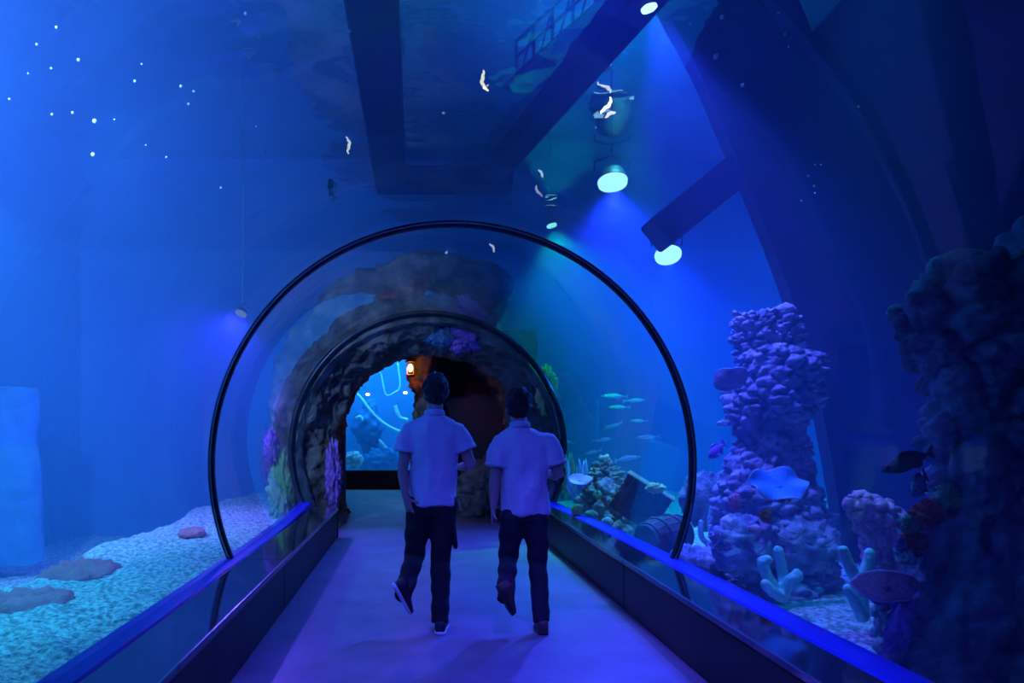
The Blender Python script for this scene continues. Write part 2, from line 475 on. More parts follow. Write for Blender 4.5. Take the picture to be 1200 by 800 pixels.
# rippled surface above
nx, ny = 90, 110; v, f = [], []
for j in range(ny + 1):
    for i in range(nx + 1):
        x = -6.1 + 15.1 * i / nx; y = -4.95 + 18.35 * j / ny
        v.append(Vector((x, y, WATER_Z + 0.02 + 0.05 * fbm(Vector((x * 0.8, y * 0.8, 3.3)), 3))))
for j in range(ny):
    for i in range(nx):
        a = j * (nx + 1) + i; f.append((a, a + nx + 1, a + nx + 2, a + 1))
tag(mesh('water_surface', v, f, M['surface']), 'rippled water surface seen from below above the tunnel', 'water', None, 'stuff')

# sand beds
def sand(name, x0, x1, y0, y1, hfn, step, label):
    nx = int((x1 - x0) / step); ny = int((y1 - y0) / step); v, f = [], []
    for j in range(ny + 1):
        for i in range(nx + 1):
            x = x0 + (x1 - x0) * i / nx; y = y0 + (y1 - y0) * j / ny
            v.append(Vector((x, y, hfn(x, y))))
    for j in range(ny):
        for i in range(nx):
            a = j * (nx + 1) + i; f.append((a, a + 1, a + nx + 2, a + nx + 1))
    return tag(mesh(name, v, f, M['sand']), label, 'sand', None, 'stuff')
def hl(x, y):
    p = Vector((x, y, 0))
    e = -3.05 + 0.25 * fbm(p * 0.5 + Vector((0, 0, 4)), 2)
    t = min(max((e - x) / 0.5, 0), 1); t = t * t * (3 - 2 * t)
    return 0.20 + 0.05 * fbm(p * 0.9, 3) + 0.035 * fbm(p * 7, 4) - 0.75 * t
def hr(x, y):
    p = Vector((x, y, 5))
    return 0.10 + 0.07 * fbm(p * 0.8, 3) + 0.015 * fbm(p * 8, 3) + 0.05 * max(0, x - 2.5)
sand('sand_bed', -6.1, -1.48, -2.0, 13.4, hl, 0.045, 'pale crushed coral sand on the tank bed left of the walkway')
sand('sand_bed', 2.02, 9.0, -2.0, 13.4, hr, 0.06, 'pale sand under the reef on the right of the walkway')

# ledges with glossy tops, rails
def ledge(side, label):
    root = empty('ledge', (0, 0, 0), label, 'ledge')
    xi, xo = (FX0, -1.31) if side < 0 else (FX1, 1.82)
    ends = [-3.0, 1.9, RING_Y, 9.35]
    for a, b in zip(ends[:-1], ends[1:]):
        L = b - a - 0.012
        v, f = bevbox(((xi + xo) / 2, (a + b) / 2, LEDGE_Z - 0.02), (abs(xo - xi), L, 0.04), 0.006); mesh('top_panel', v, f, M['gloss'], root, False)
        v, f = bevbox((xi - side * -0.0 + side * 0.03, (a + b) / 2, (LEDGE_Z - 0.045) / 2), (0.04, L, LEDGE_Z - 0.05), 0.004); mesh('front_panel', v, f, M['black'], root, False)
        v, f = box((xi + side * 0.006, (a + b) / 2, LEDGE_Z - 0.002), (0.010, L, 0.006)); mesh('edge_strip', v, f, M['chrome'], root, False)
    v, f = bevbox(((xi + xo) / 2, 9.37, LEDGE_Z / 2), (abs(xo - xi), 0.03, LEDGE_Z), 0.004); mesh('end_panel', v, f, M['black'], root, False)
ledge(-1, 'long black ledge with glossy top along the sandy side of the walkway')
ledge(1, 'long black ledge with glossy top along the reef side of the walkway')
def rail(side, label, nm):
    x0, x1 = (-1.31, -1.46) if side < 0 else (1.82, 1.99)
    v, f = [], []
    ys = [-3.0 + 0.5 * k for k in range(18)] + [RING_Y + 0.1 + (END_Y - RING_Y) * k / 8 for k in range(0, 9)]
    ys = sorted(ys)
    sec = [(x0, 0.30), (x0, LEDGE_Z - 0.004), (x0 + side * 0.012, LEDGE_Z + 0.008), (x1, LEDGE_Z + 0.008), (x1 + side * 0.10, LEDGE_Z - 0.09), (x1 + side * 0.10, 0.0), (x0, 0.0)]
    for y in ys:
        dx = (axis(y) - CX) if side * 1 else 0
        v += [Vector((x + (dx if k > 2 else dx), y, z)) for k, (x, z) in enumerate(sec)]
    m = len(sec)
    for j in range(len(ys) - 1):
        for i in range(m):
            q = (j * m + i, j * m + (i + 1) % m, (j + 1) * m + (i + 1) % m, (j + 1) * m + i)
            f.append(q if side < 0 else tuple(reversed(q)))
    f += [tuple(range(m)), tuple(range((len(ys) - 1) * m, len(ys) * m))]
    tag(mesh(nm, v, f, M['rail'], smooth=False), label, 'rail', None, 'structure')
rail(-1, 'bright blue base rail holding the acrylic beside the sand', 'trim_1')
rail(1, 'bright blue base rail holding the acrylic beside the reef', 'trim_2')

# acrylic tunnel in two sections and the joint ring
tun = empty('acrylic_tunnel', (CX, RING_Y, 0), 'clear curved acrylic tunnel arching over the walkway', 'tunnel')
def acrylic(y0, y1, ny):
    n = 96; v, f, fm = [], [], []
    for r in (R, R + 0.05):
        for j in range(ny + 1):
            y = y0 + (y1 - y0) * j / ny
            v += [p - Vector((CX, RING_Y, 0)) for p in arc(y, r, n)]
    w = n + 1; o = (ny + 1) * w
    for j in range(ny):
        for i in range(n):
            a = j * w + i
            f.append((a, a + w, a + w + 1, a + 1)); fm.append(0)
            f.append((o + a, o + a + 1, o + a + w + 1, o + a + w)); fm.append(1)
    return mesh('acrylic_panel', v, f, [M['acrylic'], M['acrylic_out']], tun, True, fm)
acrylic(TUN_Y0, RING_Y - 0.02, 10)
acrylic(RING_Y + 0.02, END_Y, 24)
def ringmesh(y, r0, r1, w):
    n = 120; v, f = [], []
    for yy, r in ((y - w, r0), (y + w, r0), (y + w, r1), (y - w, r1)):
        v += [p - Vector((CX, RING_Y, 0)) for p in arc(yy, r, n)]
    m = n + 1
    for k in range(4):
        for i in range(n):
            a = k * m + i; b = ((k + 1) % 4) * m + i
            f.append((a, b, b + 1, a + 1))
    return v, f
v, f = ringmesh(RING_Y, R - 0.018, R + 0.02, 0.034); mesh('joint_ring', v, f, M['ring'], tun)
v, f = ringmesh(RING_Y - 0.038, R - 0.006, R + 0.006, 0.004); mesh('ring_seal', v, f, M['chrome'], tun)
v, f = ringmesh(END_Y, R - 0.015, R + 0.06, 0.025); mesh('end_ring', v, f, M['ring'], tun)

# dark portal wall standing in the right half of the tank, with arched edge
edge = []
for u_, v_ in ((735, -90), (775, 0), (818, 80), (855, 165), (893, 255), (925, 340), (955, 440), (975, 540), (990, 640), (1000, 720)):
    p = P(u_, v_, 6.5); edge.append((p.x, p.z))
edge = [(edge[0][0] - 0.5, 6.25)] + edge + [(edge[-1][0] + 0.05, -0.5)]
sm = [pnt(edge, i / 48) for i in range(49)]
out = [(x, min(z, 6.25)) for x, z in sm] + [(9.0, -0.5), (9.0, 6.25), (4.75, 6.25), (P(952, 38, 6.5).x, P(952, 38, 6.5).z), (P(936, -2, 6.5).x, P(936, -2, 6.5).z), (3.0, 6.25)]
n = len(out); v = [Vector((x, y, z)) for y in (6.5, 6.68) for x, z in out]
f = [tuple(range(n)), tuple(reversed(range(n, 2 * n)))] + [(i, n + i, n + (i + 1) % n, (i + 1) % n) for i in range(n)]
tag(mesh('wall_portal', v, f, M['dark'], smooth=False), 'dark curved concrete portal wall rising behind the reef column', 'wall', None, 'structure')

# ------------------------------------------------------------------ overhead steel above the water
def thing_mesh(name, vf, m, label, cat, group=None, smooth=False, kind=None):
    return tag(mesh(name, vf[0], vf[1], m, None, smooth), label, cat, group, kind)
thing_mesh('roof_beam', beam((-0.32, -2.0, 4.5), (-0.32, 9.2, 4.5), 0.38, 0.3), M['dark'], 'wide dark beam running lengthwise over the tunnel crown', 'beam')
thing_mesh('roof_beam', beam((-0.5, 9.3, 4.5), (1.2, 9.3, 4.5), 0.4, 0.24), M['dark'], 'dark cross beam above the rock archway', 'beam')
thing_mesh('roof_beam', beam((0.9, 9.3, 4.52), (1.75, 5.2, 4.6), 0.3, 0.2), M['dark'], 'dark slanting beam leading up beside the catwalk', 'beam')
thing_mesh('strut', beam(P(768, 277, 6.75), P(890, 178, 6.75), 0.36, 0.30), M['dark'], 'dark diagonal strut jutting from the portal wall', 'strut')
# catwalk railing
cw = empty('catwalk', (1.35, 6.6, 4.8), 'dark steel catwalk railing seen through the water surface', 'catwalk')
def cwpart(name, vf):
    mesh(name, [p - Vector((1.35, 6.6, 4.8)) for p in vf[0]], vf[1], M['steel'], cw, False)
c0, c1 = Vector((1.0, 7.4, 4.75)), Vector((1.75, 5.6, 4.75))
cwpart('deck', beam(c0, c1, 0.35, 0.05))
for h in (0.18, 0.34, 0.5): cwpart('rail', bar(c0 + Vector((0, 0, h)), c1 + Vector((0, 0, h)), 0.016))
for k in range(7):
    p = c0.lerp(c1, k / 6); cwpart('post', bar(p, p + Vector((0, 0, 0.5)), 0.016))
for k in range(6):
    cwpart('brace', bar(c0.lerp(c1, k / 6), c0.lerp(c1, (k + 1) / 6) + Vector((0, 0, 0.5)), 0.010))

# ------------------------------------------------------------------ tank lamps
def flood(label, pos, target, color, watts, beamw, lens=8.0, group=None, sc=1.0, hang=True):
    pos = Vector(pos); d = (Vector(target) - pos).normalized()
    root = empty('flood_lamp', pos, label, 'lamp', group)
    M_lens = glow('lamp_lens', (0.25 + color[0], min(1, 0.62 + color[1]), 1.0), lens)
    v, f = tube([-d * 0.11 * sc, -d * 0.09 * sc, -d * 0.03 * sc, -d * 0.02 * sc], [0.04 * sc, 0.075 * sc, 0.095 * sc, 0.10 * sc], 20); mesh('housing', v, f, M['steel'], root)
    v, f = tube([-d * 0.018 * sc, d * 0.004 * sc, d * 0.018 * sc], [0.098 * sc, 0.095 * sc, 0.05 * sc], 20); mesh('lens', v, f, M_lens, root)
    side = d.cross(Vector((0, 0, 1))).normalized()
    for s in (-1, 1):
        v, f = tube([side * s * 0.11 * sc - d * 0.1 * sc, side * s * 0.115 * sc + Vector((0, 0, 0.06)) * sc - d * 0.1 * sc, Vector((0, 0, 0.10)) * sc - d * 0.1 * sc], [0.008 * sc] * 3, 8); mesh('bracket', v, f, M['steel'], root)
    if hang:
        v, f = bar(-d * 0.1 * sc + Vector((0, 0, 0.10 * sc)), Vector((-d.x * 0.1 * sc, -d.y * 0.1 * sc, 6.3 - pos.z)), 0.009, 6); mesh('hanger', v, f, M['steel'], root, False)
    lamp('SPOT', d * 0.06 * sc, color, watts, d * 2, 0.08, beamw, 0.7, root)
    return root
for lab, (u_, v_, D_), tg, c_, w_, b_, k_ in FLOODS:
    flood(lab, P(u_, v_, D_), tg, c_, w_, b_, 2.2, sc=k_, hang=D_ > 8)
flood('teal flood lamp hanging in the green water behind the rock archway', (2.05, 11.2, 4.45), (3.0, 10.4, 0.0), (0.0, 1.0, 0.5), 640, 105, 1.5, sc=0.8)
flood('violet flood lamp near the surface behind the joint ring', P(282, 368, 9.8), (-3.2, 8.4, 0.3), VIOLET, 620, 150, 0.35, sc=0.8)
flood('violet lamp near the surface above the reef', (1.75, 5.5, 4.5), (2.85, 5.6, 1.0), (0.085, 0.09, 1.0), 900, 62, 3.0, sc=0.8)
for pos, tg, c_, w_, b_ in HIDDEN:
    lamp('SPOT', pos, c_, w_, tg, 0.15, b_, 0.7)  # unseen fill spots, no fixtures modelled

# glowing wavy tubes standing in for lamp reflections near the surface
def glint_tube(u_, v_, D_, du, dv, col, s, label):
    a = P(u_ - du, v_ - dv, D_); b = P(u_ + du, v_ + dv, D_)
    root = empty('glint_streak', (a + b) / 2, label, 'lamp', 'lamp glints near the water surface')
    o = (a + b) / 2
    side = (b - a).cross(Vector((0, 1, 0))).normalized(); L = (b - a).length
    pts = [(a - o).lerp(b - o, i / 10) + side * (0.10 * L * math.sin(i * 0.55 + u_) + 0.03 * L * math.sin(i * 2.1)) for i in range(11)]
    v, f = tube(pts, [0.014 * (0.25 + math.sin(PI * (0.08 + 0.84 * i / 10))) for i in range(11)], 10); mesh('tube', v, f, glow('glint_glow', col, s * 0.32), root)
    v, f = tube([p + Vector((0, 0.035, 0.02)) for p in pts], [0.014] * 11, 8); mesh('glint_back', v, f, M['steel'], root)  # steel backing added behind the glowing streak
GLINTS = [(567, 95, 7.0, 3, 12, (1.0, 0.95, 0.65), 6, 'warm yellow glint over the tunnel crown'),
      (676, 111, 7.3, 7, -4, (0.9, 0.92, 1.0), 6, 'white glint beside the catwalk foot'),
      (711, 124, 7.2, 5, -10, (0.85, 0.9, 1.0), 8, 'larger white glint above the violet-white flood lamp'),
      (715, 134, 7.0, 6, -3, (0.85, 0.9, 1.0), 4, 'short white glint just under the larger white glint'),
      (634, 203, 10.5, 3, 4, (0.8, 0.9, 1.0), 5, 'upper of two white glints over the green water'),
      (631, 224, 10.6, 3, 7, (0.8, 0.9, 1.0), 4, 'lower of two white glints over the green water'),
      (408, 170, 9.0, 2, 10, (0.95, 0.95, 0.9), 6, 'white glint beside the lengthwise dark beam'),
      (524, 300, 10.9, 1, 6, (0.6, 0.75, 1.0), 3, 'small glint low over the archway crown'),
      (577, 290, 10.9, 3, 5, (0.6, 0.75, 1.0), 3, 'small glint over the right shoulder of the archway')]
for a in GLINTS: glint_tube(*a)

# ------------------------------------------------------------------ rock archway
AX = axis(END_Y)
def arch_rock():
    nt, ns = 260, 110
    v, f = [], []
    # opening radius and outer extent by angle, 0 = right foot, pi = left foot
    def table(tab, th):
        for (a, x), (b, y) in zip(tab[:-1], tab[1:]):
            if th <= b: 
                t = (th - a) / (b - a); t = t * t * (3 - 2 * t); return x + (y - x) * t
        return tab[-1][1]
    op = [(-0.75, 1.35), (-0.45, 1.0), (-0.15, 1.05), (0.25, 1.28), (0.7, 1.42), (1.2, 1.45), (1.6, 1.5), (2.1, 1.42), (2.6, 1.38), (3.1, 1.36), (3.45, 1.36), (3.95, 1.62)]
    ex = [(-0.75, 0.02), (0.0, 0.02), (0.7, 0.03), (1.0, 0.12), (1.15, 0.85), (1.5, 1.0), (2.0, 0.9), (2.5, 0.62), (3.1, 0.42), (3.6, 0.40), (3.95, 0.4)]
    th0, th1 = -0.72, PI + 0.72
    for i in range(nt + 1):
        th = th0 + (th1 - th0) * i / nt
        ro, rx = table(op, th), R + table(ex, th)
        rin = R - 0.02
        prof = [(rx, 13.5), (rx, 12.2), (rx, 11.0), (rx - 0.05, 10.35), (max(rin + 0.02, rx - 0.25), 10.12), (rin, 10.04), (rin - 0.05, 10.12),
                (rin - 0.14, 10.34), (ro + 0.10, 10.62), (ro + 0.0, 10.95), (ro + 0.02, 11.35), (ro + 0.10, 11.9), (ro + 0.2, 12.6), (ro + 0.3, 13.5)]
        c, s = math.cos(th), math.sin(th)
        for j in range(ns + 1):
            r_, y_ = pnt(prof, j / ns)
            v.append(Vector((AX + r_ * c, y_, CZ + r_ * s)))
    w = ns + 1
    for i in range(nt):
        for j in range(ns):
            a = i * w + j; f.append((a, a + 1, a + w + 1, a + w))
    nn = vnormals(v, f)
    fn = rockfn(2, 1.3, 0.16, 4.5, 0.06, 16, 0.02)
    out = []
    for p, n_ in zip(v, nn):
        d = fn(p)
        rr = math.hypot(p.x - AX, p.z - CZ)
        if abs(rr - R) < 0.12 and p.y < 10.3: d *= 0.25
        q = p + n_ * (d if n_.length else 0)
        q.z = max(q.z, -0.02) if p.z > -0.02 else p.z
        out.append(q)
    return out, f
v, f = arch_rock()
arch = empty('rock_archway', (AX, 10.0, 0), 'craggy dark rock archway at the end of the acrylic tunnel', 'archway')
off = Vector((AX, 10.0, 0))
mesh('rock', [p - off for p in v], f, M['rock'], arch)
def crust(name, u_, v_, D_, ru, rv, m, seed, depth=0.10, label=None):
    """knobbly patch of coral growing on the arch"""
    c = P(u_, v_, D_); s = D_ / F
    bv, bf = ball((0, 0, 0), 1.0, 64, 40)
    fn = rockfn(seed, 1.6, 0.40, 4, 0.30, 9, 0.22)
    bv = displace(bv, bf, fn)
    bv = [Vector((p.x * ru * s, p.y * depth, p.z * rv * s)) + c - off for p in bv]
    o = mesh(name, bv, bf, m, arch)
    if label: o['label'] = label
crust('coral_crust', 548, 392, 10.45, 22, 17, M['purple'], 3, 0.16, 'purple coral crust at the crown of the arch')
crust('coral_crust', 517, 391, 10.45, 17, 12, M['bluecrust'], 5, 0.14, 'teal blue coral crust at the crown of the arch')
crust('coral_crust', 391, 560, 10.5, 8, 34, M['purple'], 9, 0.2)
crust('coral_crust', 640, 455, 10.25, 10, 22, M['yellow'], 12, 0.08, 'pale yellow barnacle crust on the right flank')
crust('coral_crust', 330, 575, 10.2, 12, 40, M['green'], 15, 0.2, 'green algae on the outer left flank')
crust('coral_crust', 318, 525, 10.0, 7, 16, M['purple'], 16, 0.15)

# ------------------------------------------------------------------ hall beyond the arch
HY = 17.1
def hp(u_, v_): return P(u_, v_, HY)
wl, wr = hp(385, 0).x, hp(512, 0).x; wt, wb = hp(0, 420).z, hp(0, 552).z
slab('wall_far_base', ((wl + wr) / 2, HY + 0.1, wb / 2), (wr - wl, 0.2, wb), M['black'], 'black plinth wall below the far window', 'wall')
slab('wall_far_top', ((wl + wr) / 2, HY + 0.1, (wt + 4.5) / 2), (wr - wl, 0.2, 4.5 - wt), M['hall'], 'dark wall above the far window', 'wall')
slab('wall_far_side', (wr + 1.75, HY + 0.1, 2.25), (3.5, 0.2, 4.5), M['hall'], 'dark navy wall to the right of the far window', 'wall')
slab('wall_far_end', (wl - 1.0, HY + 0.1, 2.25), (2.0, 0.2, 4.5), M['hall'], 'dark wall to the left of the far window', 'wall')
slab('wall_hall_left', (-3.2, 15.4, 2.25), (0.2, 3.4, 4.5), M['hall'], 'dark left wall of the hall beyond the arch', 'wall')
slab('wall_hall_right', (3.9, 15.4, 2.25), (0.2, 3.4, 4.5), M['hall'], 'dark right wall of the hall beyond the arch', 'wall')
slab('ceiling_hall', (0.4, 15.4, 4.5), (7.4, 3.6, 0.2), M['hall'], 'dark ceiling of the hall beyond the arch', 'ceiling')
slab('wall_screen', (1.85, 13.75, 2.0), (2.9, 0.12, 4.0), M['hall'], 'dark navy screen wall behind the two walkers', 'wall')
win = empty('window_1', ((wl + wr) / 2, HY, wb), 'large bright blue aquarium window at the end of the hall', 'window', None, 'structure')
o0 = Vector(((wl + wr) / 2, HY, wb))
def wpart(name, vf, m): mesh(name, [p - o0 for p in vf[0]], vf[1], m, win, False)
wpart('pane', box(((wl + wr) / 2, HY + 0.08, (wt + wb) / 2), (wr - wl, 0.04, wt - wb)), M['acrylic'])
for x in (wl, wr): wpart('frame_bar', bevbox((x, HY, (wt + wb) / 2), (0.06, 0.06, wt - wb), 0.01), M['black'])
for z in (wb, wt): wpart('frame_bar', bevbox(((wl + wr) / 2, HY, z), (wr - wl, 0.06, 0.05), 0.01), M['black'])
# far tank
slab('wall_tank_back', (-0.6, 21.3, 2.2), (7.0, 0.2, 4.8), M['tankwall'], 'blue back wall of the far tank', 'wall')
slab('wall_tank_left', (-4.0, 19.3, 2.2), (0.2, 4.0, 4.8), M['tankwall'], 'blue left wall of the far tank', 'wall')
slab('wall_tank_right', (2.8, 19.3, 2.2), (0.2, 4.0, 4.8), M['tankwall'], 'blue right wall of the far tank', 'wall')
slab('floor_tank', (-0.6, 19.3, 0.1), (7.0, 4.0, 0.2), M['sand'], 'sandy floor of the far tank', 'floor')
slab('ceiling_tank', (-0.6, 19.3, 4.6), (7.0, 4.2, 0.1), M['dark'], 'dark cover of the far tank', 'ceiling')
v, f = box((-0.6, 19.25, 2.3), (6.7, 3.9, 4.2)); w2 = mesh('water', v, f, M['water2'], smooth=False)
tag(w2, 'bright blue water behind the far window', 'water', None, 'stuff')
lamp('AREA', (-0.6, 18.9, 4.35), (0.03, 0.42, 1.0), 420, (-0.6, 19.2, 0), 3.0)
lamp('SPOT', (-2.0, 18.2, 4.2), (0.05, 0.5, 1.0), 300, (-1.0, 19.6, 1.0), 0.1, 120)
# pipes, coral and glint dots in the far tank
FD = 19.0
def fpipe(pts, r, label, D_=FD):
    c = [P(a, b, D_ + (d if d else 0)) for a, b, d in pts]
    c = curve([tuple(p) for p in c], 24)
    v, f = tube(c, [r * (1 + 0.25 * noise.noise(p * 5)) for p in c], 10)
    thing_mesh('coral_branch', (v, f), M['whitecoat'], label, 'coral', 'pale branches in the far tank', True)
fpipe([(408, 455, 0), (420, 463, 0), (433, 480, 0), (447, 494, 0), (460, 502, 0), (474, 508, 0)], 0.045, 'long pale branch sloping across the far window')
fpipe([(440, 421, 0.3), (447, 440, 0.3), (452, 462, 0.3), (462, 460, 0.3), (469, 452, 0.3), (466, 425, 0.3)], 0.022, 'pale looped branch hanging at the top of the far window')
fpipe([(438, 437, 0.2), (448, 428, 0.2), (462, 424, 0.2)], 0.022, 'short pale branch crossing the loop in the far window')
fpipe([(400, 463, 0.2), (408, 468, 0.2)], 0.03, 'stub of pale branch at the edge of the far window')
fpipe([(444, 515, 0.2), (453, 525, 0.2)], 0.035, 'short slanted pale stick low in the far window')
fpipe([(463, 475, 0.4), (468, 488, 0.4), (478, 492, 0.4)], 0.05, 'pale curved coral by the orange post in the far window')
fpipe([(417, 490, 0.4), (422, 488, 0.4), (426, 493, 0.4)], 0.04, 'small pale hook of coral in the far window')
def clump(name, c, r, m, seed, label, cat='coral', n=(40, 26), a=(0.15, 0.18, 0.08), s=(1.3, 3.2, 8), group=None):
    v, f = ball((0, 0, 0), r, *n)
    v = displace(v, f, rockfn(seed, s[0] / max(r), a[0] * max(r), s[1] / max(r), a[1] * max(r), s[2] / max(r), a[2] * max(r)))
    o = thing_mesh(name, (v, f), m, label, cat, group, True); o.location = c
    return o
clump('coral_clump', P(414, 538, 18.6), (0.24, 0.2, 0.2), M['reef'], 21, 'round knobbly coral on the floor of the far tank')
clump('coral_clump', P(448, 545, 19.4), (0.5, 0.3, 0.45), M['tankwall'], 22, 'dim blue coral mound in the middle of the far tank')
clump('coral_clump', P(432, 500, 19.8), (0.3, 0.3, 0.7), M['tankwall'], 23, 'dim upright coral in the far tank')
for i, (u_, v_, lab) in enumerate(((431, 462, 'small white glint dot left in the far window'), (475, 460, 'small white glint dot beside the orange post'))):
    root = empty('glint_dot', P(u_, v_, 18.0), lab, 'lamp', 'glint dots in the far window')
    v, f = ball((0, 0, 0), (0.05, 0.04, 0.035)); mesh('bulb', v, f, glow('dot_white', (1.0, 0.9, 0.8), 4), root)  # glowing ball in place of a reflected lamp dot
    v, f = tube([(0, 0.03, 0), (0, 0.12, 0)], [0.055, 0.04], 12); mesh('housing', v, f, M['steel'], root)  # steel backing added behind the glowing dot

# rocky post with lantern, right foot rock
PD = 12.7
secs = [(0.36, PD + 0.35, -0.02, 0.42, 0.35), (0.30, PD + 0.3, 0.6, 0.34, 0.3), (0.22, PD + 0.3, 1.3, 0.25, 0.24), (0.14, PD + 0.3, 1.9, 0.20, 0.2), (0.10, PD + 0.3, 2.5, 0.19, 0.2), (0.36, PD + 0.4, 3.4, 0.28, 0.3)]
v, f = rock_column(secs, rockfn(31, 2.2, 0.10, 7, 0.05, 18, 0.02), 48, 80)
thing_mesh('rock_post', (v, f), M['rock'], 'rocky post lit orange by the lantern', 'rock', None, True)
lp = P(481, 431, PD - 0.25)
lan = empty('lantern', lp, 'small glowing amber lantern hung on the rocky post', 'lantern')
def lpart(name, vf, m): mesh(name, vf[0], vf[1], m, lan, False)
lpart('cap', tube([(0, 0, 0.19), (0, 0, 0.15), (0, 0, 0.10)], [0.012, 0.05, 0.10], 8), M['iron'])
lpart('base', tube([(0, 0, -0.15), (0, 0, -0.12), (0, 0, -0.11)], [0.06, 0.085, 0.08], 8), M['iron'])
for k in range(4):
    a = PI / 4 + k * PI / 2; x, y = 0.075 * math.cos(a), 0.075 * math.sin(a)
    lpart('frame_bar', bar((x, y, -0.12), (x, y, 0.11), 0.008), M['iron'])
lpart('bulb', ball((0, 0, 0.0), (0.04, 0.04, 0.07)), glow('amber_bulb', (1.0, 0.42, 0.08), 14))
lpart('hook', tube(curve([(0, 0, 0.19), (0.02, 0.04, 0.27), (0.10, 0.14, 0.27), (0.14, 0.24, 0.2)], 14), [0.01] * 14, 8), M['iron'])
lamp('POINT', (0.0, -0.12, -0.02), (1.0, 0.22, 0.02), 3.5, None, 0.04, parent=lan)
lamp('SPOT', (-0.05, -0.10, 0.0), (1.0, 0.16, 0.02), 60, (0.22, 0.45, -0.55), 0.04, 85, 0.6, parent=lan)
secs = [(0.98, 11.75, -0.03, 0.34, 0.3), (0.95, 11.75, 0.3, 0.36, 0.3), (0.98, 11.8, 0.62, 0.28, 0.26), (1.05, 11.9, 0.85, 0.18, 0.2)]
v, f = rock_column(secs, rockfn(33, 2.2, 0.12, 5, 0.10, 14, 0.03), 56, 60)
thing_mesh('boulder', (v, f), M['rock'], 'knobbly boulder at the right foot of the archway', 'rock', None, True)

# ------------------------------------------------------------------ reef on the right
def S(D_): return D_ / F
def px_column(rows, D_, ratio, fn, nu=72, nv=110):
    """column from image rows (v, left u, right u), bottom to top"""
    secs = []
    for v_, a, b in rows:
        p = P((a + b) / 2, v_, D_); r = (b - a) / 2 * S(D_)
        secs.append((p.x, D_, p.z, r, r * ratio))
    return rock_column(secs, fn, nu, nv)
v, f = px_column([(712, 812, 985), (660, 835, 975), (600, 850, 962), (520, 858, 955), (450, 862, 955), (400, 858, 942), (366, 862, 925)], 6.0, 0.8,
                 rockfn(41, 1.4, 0.14, 8.0, 0.05, 19, 0.025, zs=1.5), 120, 190)
thing_mesh('reef_column', (v, f), M['reef'], 'tall craggy reef column with shelves of coral', 'rock', None, True)
v, f = px_column([(820, 1010, 1330), (760, 1035, 1320), (690, 1062, 1310), (620, 1085, 1300), (560, 1104, 1290), (500, 1102, 1290), (465, 1094, 1300), (430, 1070, 1310), (395, 1052, 1310), (365, 1044, 1300), (330, 1068, 1280), (308, 1105, 1260)], 3.8, 0.55,
                 rockfn(43, 1.5, 0.07, 4.2, 0.06, 12, 0.03), 110, 170)
thing_mesh('rock_pinnacle', (v, f), M['reef_dark'], 'huge dark rock pinnacle overhanging at the edge of the view', 'rock', None, True)
v, f = px_column([(338, 1172, 1300), (300, 1174, 1300), (270, 1178, 1300), (255, 1190, 1300)], 4.4, 0.8, rockfn(44, 2.0, 0.08, 5, 0.05), 48, 40)
thing_mesh('rock_block', (v, f), M['reef_dark'], 'dim rock block above the dark pinnacle', 'rock', None, True)

def plate(name, c, nrm, rx, ry, cup, wav, nw, m, label, seed=0, thick=0.012, cat='coral', spin=0):
    """wavy dish of plate coral: body and pale rim"""
    nr, na = 14, 72
    q = Vector(nrm).normalized().to_track_quat('Z', 'Y') @ Quaternion((0, 0, 1), spin)
    def pt(r, a, top):
        rad = 1 + 0.045 * math.sin(nw * a + seed) + 0.08 * noise.noise(Vector((math.cos(a) * 2, math.sin(a) * 2, seed)))
        z = cup * r * r + wav * r * r * r * math.sin(nw * a + seed * 2) + (0 if top else -thick)
        return q @ Vector((rx * r * rad * math.cos(a), ry * r * rad * math.sin(a), z))
    v, f = [], []
    for top in (1, 0):
        for i in range(nr + 1):
            r = max(0.02, i / nr)
            for k in range(na): v.append(pt(r, 2 * PI * k / na, top))
    o = (nr + 1) * na
    for i in range(nr):
        for k in range(na):
            a, b = i * na + k, i * na + (k + 1) % na
            f.append((a, a + na, b + na, b)); f.append((o + a, o + b, o + b + na, o + a + na))
    for k in range(na):
        a, b = nr * na + k, nr * na + (k + 1) % na
        f.append((a, o + a, o + b, b))
    f.append(tuple(range(na))[::-1]); f.append(tuple(range(o, o + na)))
    root = empty(name, c, label, cat)
    mesh('plate', v, f, m, root)
    rp = [pt(1.0, 2 * PI * k / 90, 1) - q @ Vector((0, 0, thick / 2)) for k in range(91)]
    tv, tf = tube(rp, [thick * 0.52] * 91, 6, False); mesh('rim', tv, tf, M['rim'], root)
    sv, sf = tube([q @ Vector((0, 0, 0)), q @ Vector((0.0, ry * -0.2, -cup * 0.5 - 0.10))], [0.03, 0.05], 10); mesh('stem', sv, sf, m, root)
    return root
plate('plate_coral', P(912, 568, 5.35), (0.0, -0.75, 0.65), 0.20, 0.14, 0.02, 0.025, 5, M['plate_blue'], 'bright blue wavy plate coral on the reef column', 1.2)
plate('plate_coral', P(853, 448, 5.55), (-0.5, -0.6, -0.5), 0.125, 0.095, -0.05, 0.02, 3, M['plate_pale'], 'pale mauve fan-shaped plate coral jutting high from the reef column', 2.2, spin=0.4)
plate('plate_coral', P(1037, 685, 3.72), (-0.05, -0.72, 0.69), 0.155, 0.09, 0.0, 0.006, 2, M['plate_purple'], 'flat oval purple plate coral in front of the dark pinnacle', 0.4, 0.014)
plate('plate_coral', P(680, 562, 8.4), (-0.2, -0.6, 0.7), 0.13, 0.08, 0.01, 0.01, 3, M['plate_pale'], 'small pale pink plate coral on the algae mound', 0.9)

